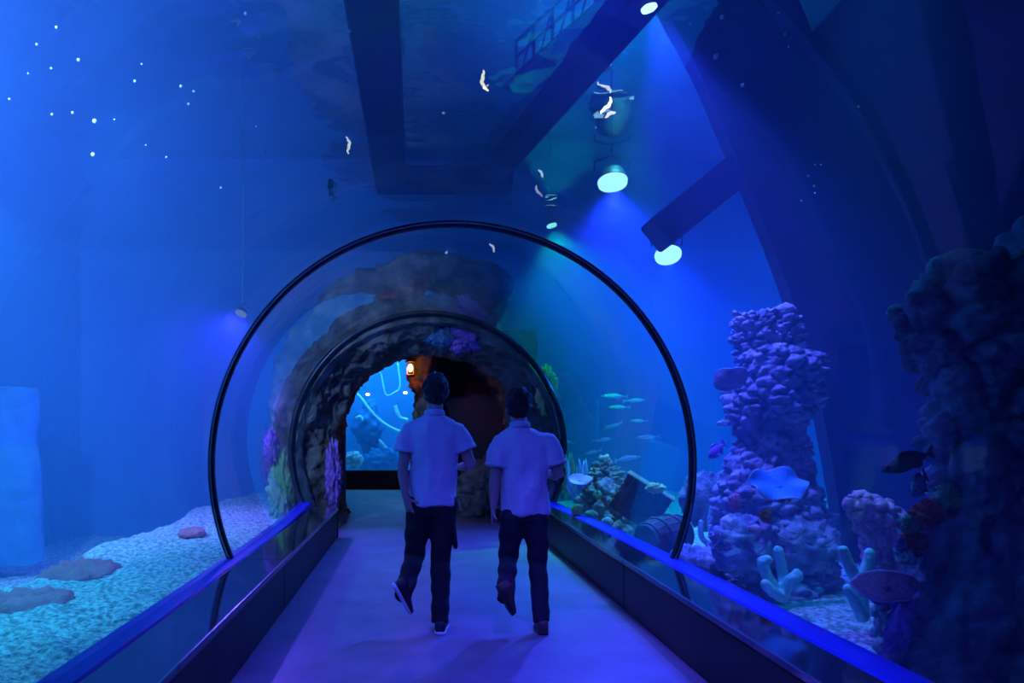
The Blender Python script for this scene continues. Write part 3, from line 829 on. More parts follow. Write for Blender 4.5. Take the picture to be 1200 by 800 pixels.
def branching(name, base, fingers, m, label, voxel=0.012, tipm=None):
    """fingers: list of (points in px offsets, r0, r1) at the base's depth"""
    parts = []
    for pts, r0, r1 in fingers:
        c = curve([tuple(p) for p in pts], 12)
        parts.append(tube(c, [r0 + (r1 - r0) * i / 11 for i in range(12)], 12))
        parts.append(ball(c[-1], r1 * 1.02, 12, 8))
    v, f = join(*parts)
    v, f = remesh(v, f, voxel, 2)
    v = displace(v, f, lambda p: 0.007 * (knob(p * 22) - 0.4))
    o = thing_mesh(name, ([p - base for p in v], f), m, label, 'coral', None, True); o.location = base
    return o
def bc(D_, base, tips, m, label, r=0.045):
    b = P(*base, D_)
    fs = []
    for k, t in enumerate(tips):
        pts = [b] + [P(a, c, D_ + dd) for a, c, dd in t]
        fs.append((pts, r * 1.1, r * 0.95 if len(t) > 1 else r))
    return branching('finger_coral', b, fs, m, label)
bc(5.0, (918, 700), [[(905, 685, 0), (893, 660, 0), (900, 656, 0)], [(918, 675, 0.05), (912, 645, 0.05)], [(925, 680, -0.05), (935, 676, -0.05), (934, 672, -0.05)], [(908, 695, -0.1), (897, 684, -0.1)]], M['teal'], 'teal finger coral with knobby tips at the foot of the reef column', 0.036)
bc(4.3, (1012, 725), [[(1008, 690, 0), (998, 668, 0), (988, 645, 0)], [(1010, 685, 0.05), (1018, 660, 0.05), (1019, 648, 0.05)], [(1000, 700, -0.05), (994, 690, -0.05)]], M['teal'], 'tall forked teal finger coral beside the pink sponge', 0.034)
bc(6.3, (838, 655), [[(836, 635, 0), (832, 610, 0), (836, 590, 0)], [(840, 630, 0), (846, 612, 0)], [(832, 640, -0.1), (822, 628, -0.1), (822, 612, -0.1)], [(848, 645, -0.1), (852, 638, -0.1)]], M['teal'], 'thin green finger coral near the joint ring', 0.026)
bc(6.4, (846, 600), [[(846, 585, 0), (842, 575, 0)], [(850, 588, 0), (856, 578, 0)]], M['green'], 'short green finger coral on the rounded rock', 0.03)
clump('reef_boulder', P(832, 585, 7.2), (0.26, 0.24, 0.26), M['rock_green'], 51, 'rounded hazy boulder between ring and reef column', 'rock')
clump('reef_boulder', P(812, 660, 5.9), (0.20, 0.22, 0.12), M['reef'], 52, 'low rubble rock by the rail near the joint ring', 'rock')
clump('reef_boulder', P(872, 640, 5.5), (0.22, 0.2, 0.22), M['reef'], 53, 'blue knobbly boulder at the left foot of the reef column', 'rock')
clump('reef_boulder', P(940, 640, 5.7), (0.26, 0.2, 0.24), M['reef'], 57, 'blue knobbly boulder at the right foot of the reef column', 'rock')
clump('pink_coral', P(862, 588, 5.6), (0.04, 0.04, 0.06), M['pink'], 54, 'small pink coral knob beside the blue plate coral')
clump('pink_coral', P(884, 620, 5.25), (0.045, 0.04, 0.03), M['pink'], 55, 'tiny pink coral low on the reef column')
clump('pink_coral', P(897, 603, 5.3), (0.035, 0.04, 0.05), M['orange'], 56, 'small rusty sponge under the blue plate coral')

# pink sponge
v, f = px_column([(690, 1030, 1085), (660, 1012, 1078), (632, 1008, 1070), (610, 998, 1066), (592, 992, 1050), (582, 996, 1030)], 4.5, 0.7, rockfn(61, 2.4, 0.03, 16, 0.035, zs=0.8), 80, 90)
thing_mesh('pink_sponge', (v, f), M['pink'], 'large pitted pink sponge leaning beside the dark pinnacle', 'sponge', None, True)
for i, (u_, v_, r_, mm, lab) in enumerate(((1086, 603, 0.055, 'orange', 'upper red-orange sponge on the dark pinnacle'), (1070, 637, 0.05, 'orange', 'lower orange sponge on the dark pinnacle'),
        (1068, 615, 0.035, 'green', 'small green coral beside the orange sponges'), (1062, 650, 0.04, 'teal', 'teal coral knob under the orange sponges'),
        (1110, 585, 0.05, 'green', 'dim green coral above the orange sponges'), (1094, 627, 0.03, 'pink', 'pale pink coral knob right of the orange sponges'),
        (1058, 640, 0.03, 'bluecrust', 'small blue coral left of the orange sponges'))):
    clump('sponge', P(u_, v_, 3.74), (r_, r_, r_ * 1.15), M[mm], 70 + i, lab, 'sponge', (48, 32), (0.35, 0.35, 0.2), (1.5, 4, 9))
v, f = px_column([(800, 1024, 1064), (760, 1036, 1068), (720, 1046, 1072), (700, 1046, 1066)], 3.78, 0.9, rockfn(65, 4, 0.02, 18, 0.02), 40, 50)
thing_mesh('coral_stump', (v, f), M['purple'], 'purple coral stump under the oval plate coral', 'coral', None, True)
v, f = px_column([(745, 1022, 1034), (715, 1022, 1040), (700, 1024, 1046)], 3.85, 0.9, rockfn(66, 4, 0.02, 16, 0.02), 36, 40)
thing_mesh('coral_stump', (v, f), M['teal'], 'teal coral stump under the oval plate coral', 'coral', None, True)

# algae mound, greenery
v, f = px_column([(640, 655, 765), (610, 672, 752), (585, 682, 742), (560, 690, 730), (545, 699, 722), (539, 704, 716)], 8.8, 0.8, rockfn(81, 2.0, 0.07, 7, 0.08, 16, 0.03), 80, 90)
thing_mesh('reef_mound', (v, f), M['rock_green'], 'pointed reef mound overgrown with green algae', 'rock', None, True)
random.seed(3)
for i, (u_, v_, D_, r_, mm, lab) in enumerate(((726, 596, 8.35, 0.05, 'yellow', 'bright yellow-green coral on the algae mound'), (676, 598, 8.4, 0.06, 'yellow', 'yellow coral low on the left of the algae mound'),
        (693, 605, 8.3, 0.07, 'green', 'green coral at the foot of the algae mound'), (712, 612, 8.3, 0.06, 'teal', 'teal coral at the foot of the algae mound'),
        (700, 580, 8.4, 0.05, 'green', 'green coral halfway up the algae mound'))):
    clump('algae_coral', P(u_, v_, D_), (r_, r_ * 0.8, r_), M[mm], 90 + i, lab, 'coral', (28, 18))
def seaweed(u_, v_, D_, h, n, m, label, seed):
    random.seed(seed); parts = []
    b = P(u_, v_, D_)
    root = empty('seaweed', b, label, 'seaweed')
    for k in range(n):
        a = random.uniform(0, 2 * PI); l = h * random.uniform(0.6, 1.1); t = random.uniform(0.05, 0.4)
        dx, dy = math.cos(a), math.sin(a); pts = []
        for i in range(9):
            s = i / 8
            pts.append((dx * t * l * s + 0.03 * math.sin(4 * s + a), dy * t * l * s + 0.03 * math.cos(5 * s + a), l * s))
        v, f = tube([Vector(p) for p in pts], [(0.035 * math.sin(PI * min(0.97, 0.12 + i / 9.5)) * (1 + 0.4 * math.sin(i * 2.2)), 0.006) for i in range(9)], 8)
        mesh('frond', v, f, m, root)
seaweed(662, 585, 10.0, 0.62, 14, M['green'], 'leafy green seaweed left of the algae mound', 1)
seaweed(676, 590, 9.6, 0.55, 10, M['teal'], 'teal seaweed close against the algae mound', 2)
seaweed(648, 575, 10.4, 0.4, 9, M['green'], 'low green seaweed beside the second walker', 3)

# crate and barrel
cr = P(751, 588, 8.0)
rot = Matrix.Rotation(math.radians(33), 3, 'Y') @ Matrix.Rotation(math.radians(-18), 3, 'Z') @ Matrix.Rotation(math.radians(12), 3, 'X')
crate = empty('crate', cr, 'broken wooden crate tipped over on the sand beside the algae mound', 'crate')
def cpart(name, c, s, m):
    v, f = bevbox(c, s, 0.008); mesh(name, [rot @ p for p in v], f, m, crate, False)
for k in range(4):
    z = -0.15 + 0.1 * k
    cpart('plank', (0, -0.15, z), (0.52, 0.025, 0.09), M['wood']); cpart('plank', (0, 0.15, z), (0.52, 0.025, 0.09), M['wood'])
    cpart('plank', (-0.25, 0, z), (0.025, 0.28, 0.09), M['wood']); cpart('plank', (0.25, 0, z), (0.025, 0.28, 0.09), M['wood'])
for k in range(3): cpart('lid_board', (0, -0.11 + 0.11 * k, 0.21), (0.56, 0.10, 0.022), M['wood_pale'])
for x in (-0.17, 0.0, 0.17): cpart('batten', (x, -0.17, 0), (0.035, 0.02, 0.42), M['iron'])
for k in range(3): cpart('floor_board', (0, -0.1 + 0.1 * k, -0.2), (0.5, 0.09, 0.02), M['wood'])
clump('yellow_coral', P(768, 572, 7.75), (0.10, 0.06, 0.045), M['yellow'], 97, 'yellow-green coral growing on the lid of the crate', 'coral', (30, 18))
bd = Vector((0.8, 0.45, 0.10)).normalized()
bpos = P(778, 628, 7.4)
barrel = empty('barrel', bpos, 'wooden barrel lying on its side on the sand by the rail', 'barrel')
qb = bd.to_track_quat('Z', 'Y')
for k in range(16):
    a0, a1 = 2 * PI * (k + 0.04) / 16, 2 * PI * (k + 0.96) / 16; v, f = [], []
    for j in range(7):
        z = -0.26 + 0.52 * j / 6; r_ = 0.20 - 0.045 * (2 * j / 6 - 1) ** 2
        for rr in (r_, r_ - 0.02):
            for a in (a0, a1): v.append(qb @ Vector((rr * math.cos(a), rr * math.sin(a), z)))
    for j in range(6):
        o = j * 4
        f += [(o, o + 1, o + 5, o + 4), (o + 2, o + 6, o + 7, o + 3), (o, o + 4, o + 6, o + 2), (o + 1, o + 3, o + 7, o + 5)]
    f += [(0, 2, 3, 1), (24, 25, 27, 26)]
    mesh('stave', v, f, M['wood'], barrel, False)
for z in (-0.22, -0.09, 0.09, 0.22):
    r_ = 0.204 - 0.045 * (z / 0.26) ** 2
    v, f = tube([qb @ Vector((r_ * math.cos(2 * PI * k / 40), r_ * math.sin(2 * PI * k / 40), z)) for k in range(41)], [(0.008, 0.016)] * 41, 6, False); mesh('hoop', v, f, M['iron'], barrel)
for z in (-0.235, 0.235):
    v, f = tube([qb @ Vector((0, 0, z - 0.008)), qb @ Vector((0, 0, z + 0.008))], [0.155, 0.155], 28); mesh('barrel_head', v, f, M['wood'], barrel, False)

# left side: pillar in the haze and coral mats on the sand
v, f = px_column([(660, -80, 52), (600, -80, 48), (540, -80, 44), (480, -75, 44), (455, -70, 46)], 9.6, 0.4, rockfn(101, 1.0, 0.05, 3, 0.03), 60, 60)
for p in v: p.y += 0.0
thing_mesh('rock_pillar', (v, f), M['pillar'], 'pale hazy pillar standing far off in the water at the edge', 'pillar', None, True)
def mat_coral(u_, v_, D_, rx, ry, rz, seed, label):
    clump('coral_mat', P(u_, v_, D_), (rx, ry, rz), M['mat'], seed, label, 'coral', (48, 16), (0.10, 0.10, 0.05), (1.4, 4, 9))
mat_coral(28, 708, 5.0, 0.30, 0.35, 0.06, 103, 'low reddish coral mat on the sand nearest the corner')
mat_coral(95, 672, 6.2, 0.28, 0.4, 0.05, 104, 'low dull red coral mat in the middle of the sand edge')
mat_coral(225, 624, 8.2, 0.14, 0.2, 0.05, 105, 'small red coral mat far along the sand')

# ------------------------------------------------------------------ fish
def fish(name, c, L, hh, ww, yaw, pitch, bend, mb, mf, label, group=None, deep=False, cat='fish'):
    root = empty(name, c, label, cat, group)
    q = Matrix.Rotation(yaw, 3, 'Z') @ Matrix.Rotation(pitch, 3, 'Y')
    def tr(p):
        x = p.x / L; return q @ Vector((p.x, p.y + bend * L * (x * x) , p.z))
    prof = [(-0.5, 0.02), (-0.47, 0.22), (-0.40, 0.5), (-0.28, 0.82), (-0.12, 1.0), (0.05, 0.95), (0.2, 0.7), (0.32, 0.42), (0.40, 0.24), (0.44, 0.2)]
    v, f = [], []; n = 14
    for x, k in prof:
        for i in range(n):
            a = 2 * PI * i / n; v.append(tr(Vector((x * L, ww / 2 * k * math.cos(a), hh / 2 * k * math.sin(a)))))
    for j in range(len(prof) - 1):
        for i in range(n): f.append((j * n + i, j * n + (i + 1) % n, (j + 1) * n + (i + 1) % n, (j + 1) * n + i))
    f += [tuple(reversed(range(n))), tuple(range((len(prof) - 1) * n, len(prof) * n))]
    mesh('body', v, f, mb, root)
    def fin(nm, poly):
        t = 0.004; m = len(poly)
        vv = [tr(Vector((x * L, t * s + y0 * L, z * hh))) for s in (-1, 1) for x, y0, z in poly]
        ff = [tuple(reversed(range(m))), tuple(range(m, 2 * m))] + [(i, (i + 1) % m, m + (i + 1) % m, m + i) for i in range(m)]
        mesh(nm, vv, ff, mf, root, False)
    th = 0.5 if not deep else 0.55
    fin('tail_fin', [(0.42, 0, 0.09), (0.50, 0, th * 0.7), (0.60, 0, th), (0.55, 0, 0.0), (0.60, 0, -th), (0.50, 0, -th * 0.7), (0.42, 0, -0.09)])
    fin('dorsal_fin', [(-0.20, 0, 0.44), (-0.10, 0, 0.68), (0.05, 0, 0.66), (0.22, 0, 0.48), (0.28, 0, 0.24), (0.05, 0, 0.40)])
    fin('anal_fin', [(0.05, 0, -0.42), (0.14, 0, -0.62), (0.24, 0, -0.46), (0.28, 0, -0.24)])
    for s in (-1, 1):
        fin('pectoral_fin', [(-0.22, s * 0.42 * ww / L, -0.1), (-0.08, s * 0.75 * ww / L, -0.30), (-0.04, s * 0.62 * ww / L, -0.14)])
        ev, ef = ball((0, 0, 0), 0.022 * L + 0.002, 8, 6); o_ = tr(Vector((-0.40 * L, s * ww * 0.23, hh * 0.10)))
        mesh('eye', [p + o_ for p in ev], ef, M['eye'], root)
    return root
G = 'slim silver fish drifting beyond the ring'
school = [(720, 464, 12.0, 0.42, 0, 0.02, 'faint uppermost slim fish of the hazy school'), (745, 469, 12.4, 0.36, PI, 0.05, 'faint slim fish just right of the uppermost one'),
          (725, 477, 12.2, 0.36, 0, 0.0, 'faint slim fish under the uppermost one'), (748, 493, 11.4, 0.28, 0.1, 0.0, 'small slim fish at the right of the school'),
          (718, 499, 10.4, 0.28, 0, -0.35, 'slim pale fish tilted head up in the middle of the school'), (707, 515, 10.2, 0.27, PI, 0.15, 'curled pale fish swimming above the tip of the algae mound'),
          (759, 512, 10.0, 0.32, 0.0, -0.05, 'slim pale fish nearest the ring in the school'), (694, 530, 10.2, 0.24, 0.0, -0.25, 'greenish fish left above the algae mound'),
          (735, 537, 9.8, 0.34, PI + 0.1, 0.15, 'largest greenish fish right above the algae mound'), (664, 517, 11.0, 0.2, 0, 0.3, 'small dim fish beside the rock archway')]
for k, (u_, v_, D_, L_, yw, pt_, lab) in enumerate(school):
    fish('slim_fish', P(u_, v_, D_), L_, L_ * 0.18, L_ * 0.12, yw, pt_, (0.5, -0.3, 0.4, 0.2)[k % 4], M['fish_silver'] if k < 7 else M['fish_teal'], M['fin'], lab, G)
fish('violet_fish', P(840, 528, 5.9), 0.19, 0.095, 0.05, 0.35, -0.62, 0.2, M['fish_purple'], M['fish_purple'], 'violet fish tilted nose down left of the reef column', deep=True)
fish('pale_fish', P(851, 495, 6.0), 0.17, 0.05, 0.035, 0.1, -0.12, 0.2, M['fish_silver'], M['fin'], 'pale slim fish beside the reef column')
fish('white_fish', P(835, 617, 6.1), 0.10, 0.025, 0.02, 0.0, 0.25, 0.0, M['bubble'], M['bubble'], 'tiny white fish above the sand near the ring')
fish('dark_fish', P(1064, 541, 3.3), 0.26, 0.075, 0.05, 0.15, -0.32, 0.2, M['fish_dark'], M['fin_dark'], 'dark green fish with pale belly in front of the pinnacle')
fish('dark_fish', P(1078, 568, 3.35), 0.14, 0.095, 0.04, 0.5, -0.65, 0.2, M['fish_teal'], M['fin_dark'], 'smaller blunt teal fish under the dark green fish', deep=True)
fish('green_fish', P(389, 221, 5.5), 0.15, 0.13, 0.04, 1.2, 1.0, 0.1, M['fish_teal'], M['fish_teal'], 'dim round green fish high in the blue water', deep=True)

# bubbles caught in the light
random.seed(11)
spots = [(111, 142, 5), (109, 181, 4.6), (92, 70, 3.6), (66, 32, 3), (43, 52, 2.6), (60, 80, 2.6), (85, 132, 3), (158, 95, 3), (212, 101, 3.2), (227, 107, 2.6), (221, 122, 3),
         (195, 184, 2.4), (305, 169, 2.4), (310, 177, 2.4), (300, 148, 2), (11, 116, 2.4), (61, 134, 2.6), (259, 220, 2.6), (33, 86, 2), (134, 140, 2), (171, 170, 2), (288, 16, 4), (304, 44, 2.4), (166, 75, 2), (409, 36, 4),
         (846, 20, 4.5), (839, 66, 6), (870, 100, 4), (808, 28, 2.6), (912, 15, 2.4), (920, 40, 2), (924, 55, 2), (1006, 125, 2.6), (955, 193, 2), (962, 193, 2), (947, 206, 2), (954, 218, 2.6), (955, 226, 2), (939, 235, 2)]
bv, bf = ball((0, 0, 0), 1.0, 10, 8)
bme = None
for k, (u_, v_, r_) in enumerate(spots):
    D_ = 5.0 + (k * 37 % 10) * 0.06 if u_ < 600 else 4.6 + (k * 17 % 10) * 0.05
    if bme is None:
        o = mesh('bubble', bv, bf, M['bubble']); bme = o.data
    else:
        o = bpy.data.objects.new('bubble', bme); COL.objects.link(o)
    o.location = P(u_, v_, D_); o.scale = [r_ * 0.55 * D_ / F] * 3
    left = u_ < 600
    tag(o, 'tiny pale bubble drifting in the bright blue water over the sand' if left else 'tiny pale bubble against the dark portal wall', 'bubble', 'bubbles over the sand' if left else 'bubbles by the portal wall')

# ------------------------------------------------------------------ people
def V(*a): return Vector(a)

def finger(base, d, side, nrm, L, r, curl):
    """three-bone finger bending towards nrm"""
    pts = [base]; dd = d.copy(); seg = [0.45 * L, 0.32 * L, 0.23 * L]
    for k, s in enumerate(seg):
        q = Quaternion(side, curl * (0.5 + 0.5 * k))
        dd = (q @ dd).normalized(); pts.append(pts[-1] + dd * s)
    return tube(pts, [r, r * 0.95, r * 0.88, r * 0.7], 8), ball(pts[-1], r * 0.72, 8, 6)

def hand(wrist, d, palm_n, thumb_side, s=1.0, curl=0.35):
    """d: direction of the fingers, palm_n: the way the palm faces, thumb_side: +-1 along side axis"""
    d = d.normalized(); n = (palm_n - d * palm_n.dot(d)).normalized(); side = d.cross(n).normalized()
    parts = []
    pv, pf = tube([wrist - d * 0.02, wrist + d * 0.02 * s, wrist + d * 0.055 * s, wrist + d * 0.088 * s], [(0.02, 0.026)] * 4, 10)
    # palm as a flattened loft
    v, f = [], []
    secs = [(-0.02, 0.024, 0.019), (0.02, 0.032, 0.017), (0.055, 0.040, 0.016), (0.085, 0.041, 0.013), (0.095, 0.037, 0.010)]
    nn = 14
    for t, a, b in secs:
        for k in range(nn):
            q = 2 * PI * k / nn; v.append(wrist + d * t * s + side * a * s * math.cos(q) + n * b * s * math.sin(q))
    for j in range(len(secs) - 1):
        for k in range(nn): f.append((j * nn + k, j * nn + (k + 1) % nn, (j + 1) * nn + (k + 1) % nn, (j + 1) * nn + k))
    f += [tuple(reversed(range(nn))), tuple(range((len(secs) - 1) * nn, len(secs) * nn))]
    parts.append((v, f))
    bend = -side if (Quaternion(side, 0.3) @ d).dot(n) < d.dot(n) else side
    for k, (o, L) in enumerate(((0.031, 0.072), (0.0105, 0.082), (-0.0105, 0.076), (-0.031, 0.060))):
        b = wrist + d * 0.086 * s + side * thumb_side * o * s
        fd = (d + side * thumb_side * o * 2.2).normalized()
        parts += finger(b, fd, bend, n, L * s, 0.0088 * s, curl)
    tb = wrist + d * 0.022 * s + side * thumb_side * 0.030 * s + n * 0.004
    td = (d * 0.75 + side * thumb_side * 0.65 + n * 0.35).normalized()
    parts += finger(tb, td, bend, n, 0.072 * s, 0.0105 * s, 0.25)
    return parts

def shoe(root, ankle, heel, toe, up, mm, sm, nm='shoe'):
    """shoe from heel to toe, sole as a part"""
    d = (toe - heel); L = d.length; d = d.normalized(); u = (up - d * up.dot(d)).normalized(); s = d.cross(u)
    def shell(prof, nm_, m_, par):
        v, f = [], []; n = 16
        for t, w, h0, h1 in prof:
            c = heel + d * (t * L) + u * ((h0 + h1) / 2)
            for k in range(n):
                a = 2 * PI * k / n; ca, sa = math.cos(a), math.sin(a)
                ca = math.copysign(abs(ca) ** 0.7, ca); sa = math.copysign(abs(sa) ** 0.7, sa)
                v.append(c + s * (w * ca) + u * ((h1 - h0) / 2 * sa))
        for j in range(len(prof) - 1):
            for k in range(n): f.append((j * n + k, j * n + (k + 1) % n, (j + 1) * n + (k + 1) % n, (j + 1) * n + k))
        f += [tuple(reversed(range(n))), tuple(range((len(prof) - 1) * n, len(prof) * n))]
        return mesh(nm_, v, f, m_, par)
    sh = shell([(-0.01, 0.022, 0.02, 0.07), (0.02, 0.034, 0.012, 0.095), (0.12, 0.038, 0.01, 0.10), (0.30, 0.037, 0.01, 0.10), (0.45, 0.038, 0.01, 0.082), (0.62, 0.044, 0.01, 0.064), (0.80, 0.045, 0.01, 0.052), (0.93, 0.036, 0.012, 0.042), (1.0, 0.018, 0.015, 0.032)], nm, mm, root)
    shell([(-0.025, 0.024, 0.0, 0.024), (0.02, 0.038, 0.0, 0.026), (0.2, 0.041, 0.0, 0.026), (0.42, 0.039, 0.0, 0.024), (0.65, 0.047, 0.0, 0.022), (0.82, 0.048, 0.0, 0.022), (0.95, 0.036, 0.002, 0.022), (1.01, 0.018, 0.005, 0.022)], 'sole', sm, sh)
    lv, lf = [], []
    for k in range(4):
        t = 0.42 + 0.07 * k; c = heel + d * (t * L) + u * (0.083 - 0.02 * k * 0.6)
        a, b = tube([c - s * 0.022, c + u * 0.006, c + s * 0.022], [0.004] * 3, 6); o = len(lv); lv += a; lf += [tuple(i + o for i in q) for q in b]
    mesh('laces', lv, lf, sm, sh)

def person(loc, J, mats, label, hem, belly, pocket=False, seed=0):
    shirt, trous, shoem, solem = mats
    root = empty('person', loc, label, 'person')
    hc = J['head']; nk = J['neck']
    parts = []
    # head with face, looking along J['look']
    lk = J['look'].normalized(); sx = V(lk.y, -lk.x, 0).normalized(); up = V(0, 0, 1)
    R3 = Matrix((sx, lk, up)).transposed()
    def H(x, y, z): return hc + R3 @ V(x, y, z)
    parts.append(ball(hc + R3 @ V(0, -0.008, 0.015), (0.073, 0.092, 0.100), 24, 18, R3))
    parts.append(ball(H(0, 0.022, -0.045), (0.054, 0.062, 0.062), 20, 14, R3))
    parts.append(tube([H(0, 0.085, 0.02), H(0, 0.104, -0.02), H(0, 0.090, -0.03)], [0.009, 0.014, 0.011], 10))
    parts.append(ball(H(0, 0.080, -0.058), (0.022, 0.010, 0.008), 12, 8, R3)); parts.append(ball(H(0, 0.076, -0.072), (0.020, 0.010, 0.008), 12, 8, R3))
    parts.append(ball(H(0, 0.07, -0.095), (0.022, 0.016, 0.014), 12, 8, R3))
    for s in (-1, 1):
        parts.append(ball(H(s * 0.075, -0.005, -0.005), (0.010, 0.020, 0.031), 12, 10, R3))
        parts.append(ball(H(s * 0.03, 0.074, 0.025), (0.022, 0.014, 0.009), 12, 8, R3))
    parts.append(tube([nk + V(0, 0, -0.06), nk, hc + R3 @ V(0, -0.015, -0.05)], [0.066, 0.056, 0.054], 16))
    # trunk and limbs
    tr = J['torso']
    parts.append(loft([(c[0], c[1], c[2], c[3] - 0.025, c[4] - 0.022) for c in tr], 24))
    for sd in ('l', 'r'):
        sh, el, wr = J[sd + '_sh'], J[sd + '_el'], J[sd + '_wr']
        sg = -1 if sd == 'l' else 1
        parts.append(tube([sh + V(-sg * 0.07, 0, 0.01), sh, sh.lerp(el, 0.35), el, el.lerp(wr, 0.28), wr], [0.05, 0.054, 0.045, 0.037, 0.038, 0.025], 14))
        parts += hand(wr, J[sd + '_hd'], J[sd + '_pn'], J[sd + '_th'], 0.98, J.get(sd + '_curl', 0.35))
        hp_, kn, an = J[sd + '_hip'], J[sd + '_kn'], J[sd + '_an']
        parts.append(tube([hp_ + V(0, 0, 0.06), hp_, hp_.lerp(kn, 0.5), kn, kn.lerp(an, 0.3), an], [0.07, 0.08, 0.066, 0.05, 0.048, 0.036], 14))
        tdir = (J[sd + '_toe'] - J[sd + '_heel']).normalized()
        parts.append(tube([an, J[sd + '_heel'] + tdir * 0.05 + J[sd + '_up'] * 0.04, J[sd + '_toe'] - tdir * 0.06 + J[sd + '_up'] * 0.028], [0.034, 0.03, 0.022], 12))
    v, f = join(*parts); v, f = remesh(v, f, 0.0055, 3, 0.5)
    mesh('body', v, f, M['skin'], root)
    for s in (-1, 1):
        ev, ef = ball(H(s * 0.03, 0.079, 0.012), 0.011, 10, 8); mesh('eye', ev, ef, M['eye'], root)
    # hair
    hv, hf = join(ball(hc + R3 @ V(0, -0.018, 0.042), (0.091, 0.105, 0.096), 24, 18, R3), ball(hc + R3 @ V(0, -0.045, 0.0), (0.085, 0.070, 0.086), 24, 18, R3), ball(hc + R3 @ V(0, 0.03, 0.085), (0.066, 0.066, 0.045), 20, 12, R3))
    hv, hf = remesh(hv, hf, 0.008, 2)
    hv = displace(hv, hf, lambda p: 0.011 * fbm(p * 26 + V(seed, 0, 0), 3) + 0.007 * noise.noise(p * 70))
    mesh('hair', hv, hf, M['hair'], root)
    # shirt
    sp = [loft(tr, 32)]
    for sd in ('l', 'r'):
        sg = -1 if sd == 'l' else 1
        sh, el = J[sd + '_sh'], J[sd + '_el']
        e = sh.lerp(el, J['sleeve'])
        sp.append(tube([sh + V(-sg * 0.09, 0, 0.03), sh + V(-sg * 0.02, 0, 0.012), sh.lerp(e, 0.45), e], [0.062, 0.076, 0.078, 0.076], 20))
    v, f = join(*sp); v, f = remesh(v, f, 0.010, 12, 0.5)
    def wr_(p):
        z = p.z
        k = 0.010 * noise.noise(V(p.x * 7 + seed, p.y * 4, z * 2.2)) + 0.006 * noise.noise(V(p.x * 16, p.y * 8, z * 5 + seed)) + 0.0025 * noise.noise(p * 40)
        folds = 0.013 * math.sin(p.x * 34 + 4 * math.sin(z * 5 + seed) + seed) * max(0, 1 - (z - hem) / 0.45) + 0.008 * math.sin(z * 34 + p.x * 22 + seed) * max(0, noise.noise(V(p.x * 4, seed, z * 4)))
        return k * 1.4 + folds * 0.75
    v = displace(v, f, wr_)
    so = mesh('shirt', v, f, shirt, root)
    # collar
    cv, cf = [], []
    n = 36
    for r_, dz in ((0.064, -0.022), (0.070, -0.012), (0.066, 0.016), (0.060, 0.022), (0.054, 0.014), (0.054, -0.02)):
        for k in range(n):
            a = 2 * PI * k / n
            cv.append(nk + V(r_ * 1.06 * math.cos(a), r_ * 1.0 * math.sin(a) + 0.004, dz - 0.012 * math.sin(a) - 0.004))
    for j in range(6):
        for k in range(n):
            a, b = j * n + k, j * n + (k + 1) % n; c_, d_ = ((j + 1) % 6) * n + k, ((j + 1) % 6) * n + (k + 1) % n
            cf.append((a, b, d_, c_))
    mesh('collar', cv, cf, shirt, so)
    for sd in ('l', 'r'):
        sh, el = J[sd + '_sh'], J[sd + '_el']; ax_ = (el - sh).normalized(); e = sh.lerp(el, J['sleeve'])
        v, f = tube([e - ax_ * 0.022, e - ax_ * 0.012, e + ax_ * 0.006, e + ax_ * 0.008, e - ax_ * 0.01], [0.077, 0.080, 0.080, 0.070, 0.06], 24, False); mesh('cuff', v, f, shirt, so)
    # trousers
    tp = [loft(J['pelvis'], 28)]
    for sd in ('l', 'r'):
        h_, k_, a_ = J[sd + '_hip'], J[sd + '_kn'], J[sd + '_an']
        w = J['legw']
        tp.append(tube([h_ + V(0, 0, 0.05), h_ + V(0, 0, -0.03), h_.lerp(k_, 0.4), h_.lerp(k_, 0.75), k_, k_.lerp(a_, 0.35), k_.lerp(a_, 0.75), a_ + (a_ - k_).normalized() * 0.035],
                       [0.085 * w, 0.098 * w, 0.088 * w, 0.076 * w, 0.070 * w, 0.068 * w, 0.063 * w, 0.060 * w], 20))
    v, f = join(*tp); v, f = remesh(v, f, 0.010, 4, 0.5)
    def wt_(p):
        return 0.007 * noise.noise(V(p.x * 9, p.y * 9, p.z * 9 + seed)) + 0.006 * math.sin(p.z * 52 + 9 * p.x + 2 * math.sin(p.y * 12)) * (0.5 + 0.5 * noise.noise(p * 3.2 + V(0, seed, 0)))
    v = displace(v, f, wt_)
    to = mesh('trousers', v, f, trous, root)
    if pocket:
        h_, k_ = J['r_hip'], J['r_kn']; c = h_.lerp(k_, 0.55) + V(0.083, -0.01, 0)
        v, f = bevbox(c, (0.03, 0.13, 0.17), 0.012, Matrix.Rotation(-0.08, 3, 'Y')); mesh('pocket', v, f, trous, to)
    for sd in ('l', 'r'):
        shoe(root, J[sd + '_an'], J[sd + '_heel'], J[sd + '_toe'], J[sd + '_up'], shoem, solem)
    return root

def frame_up(heel, toe): 
    d = (toe - heel).normalized(); u = V(0, 0, 1) - d * d.z
    return u.normalized()

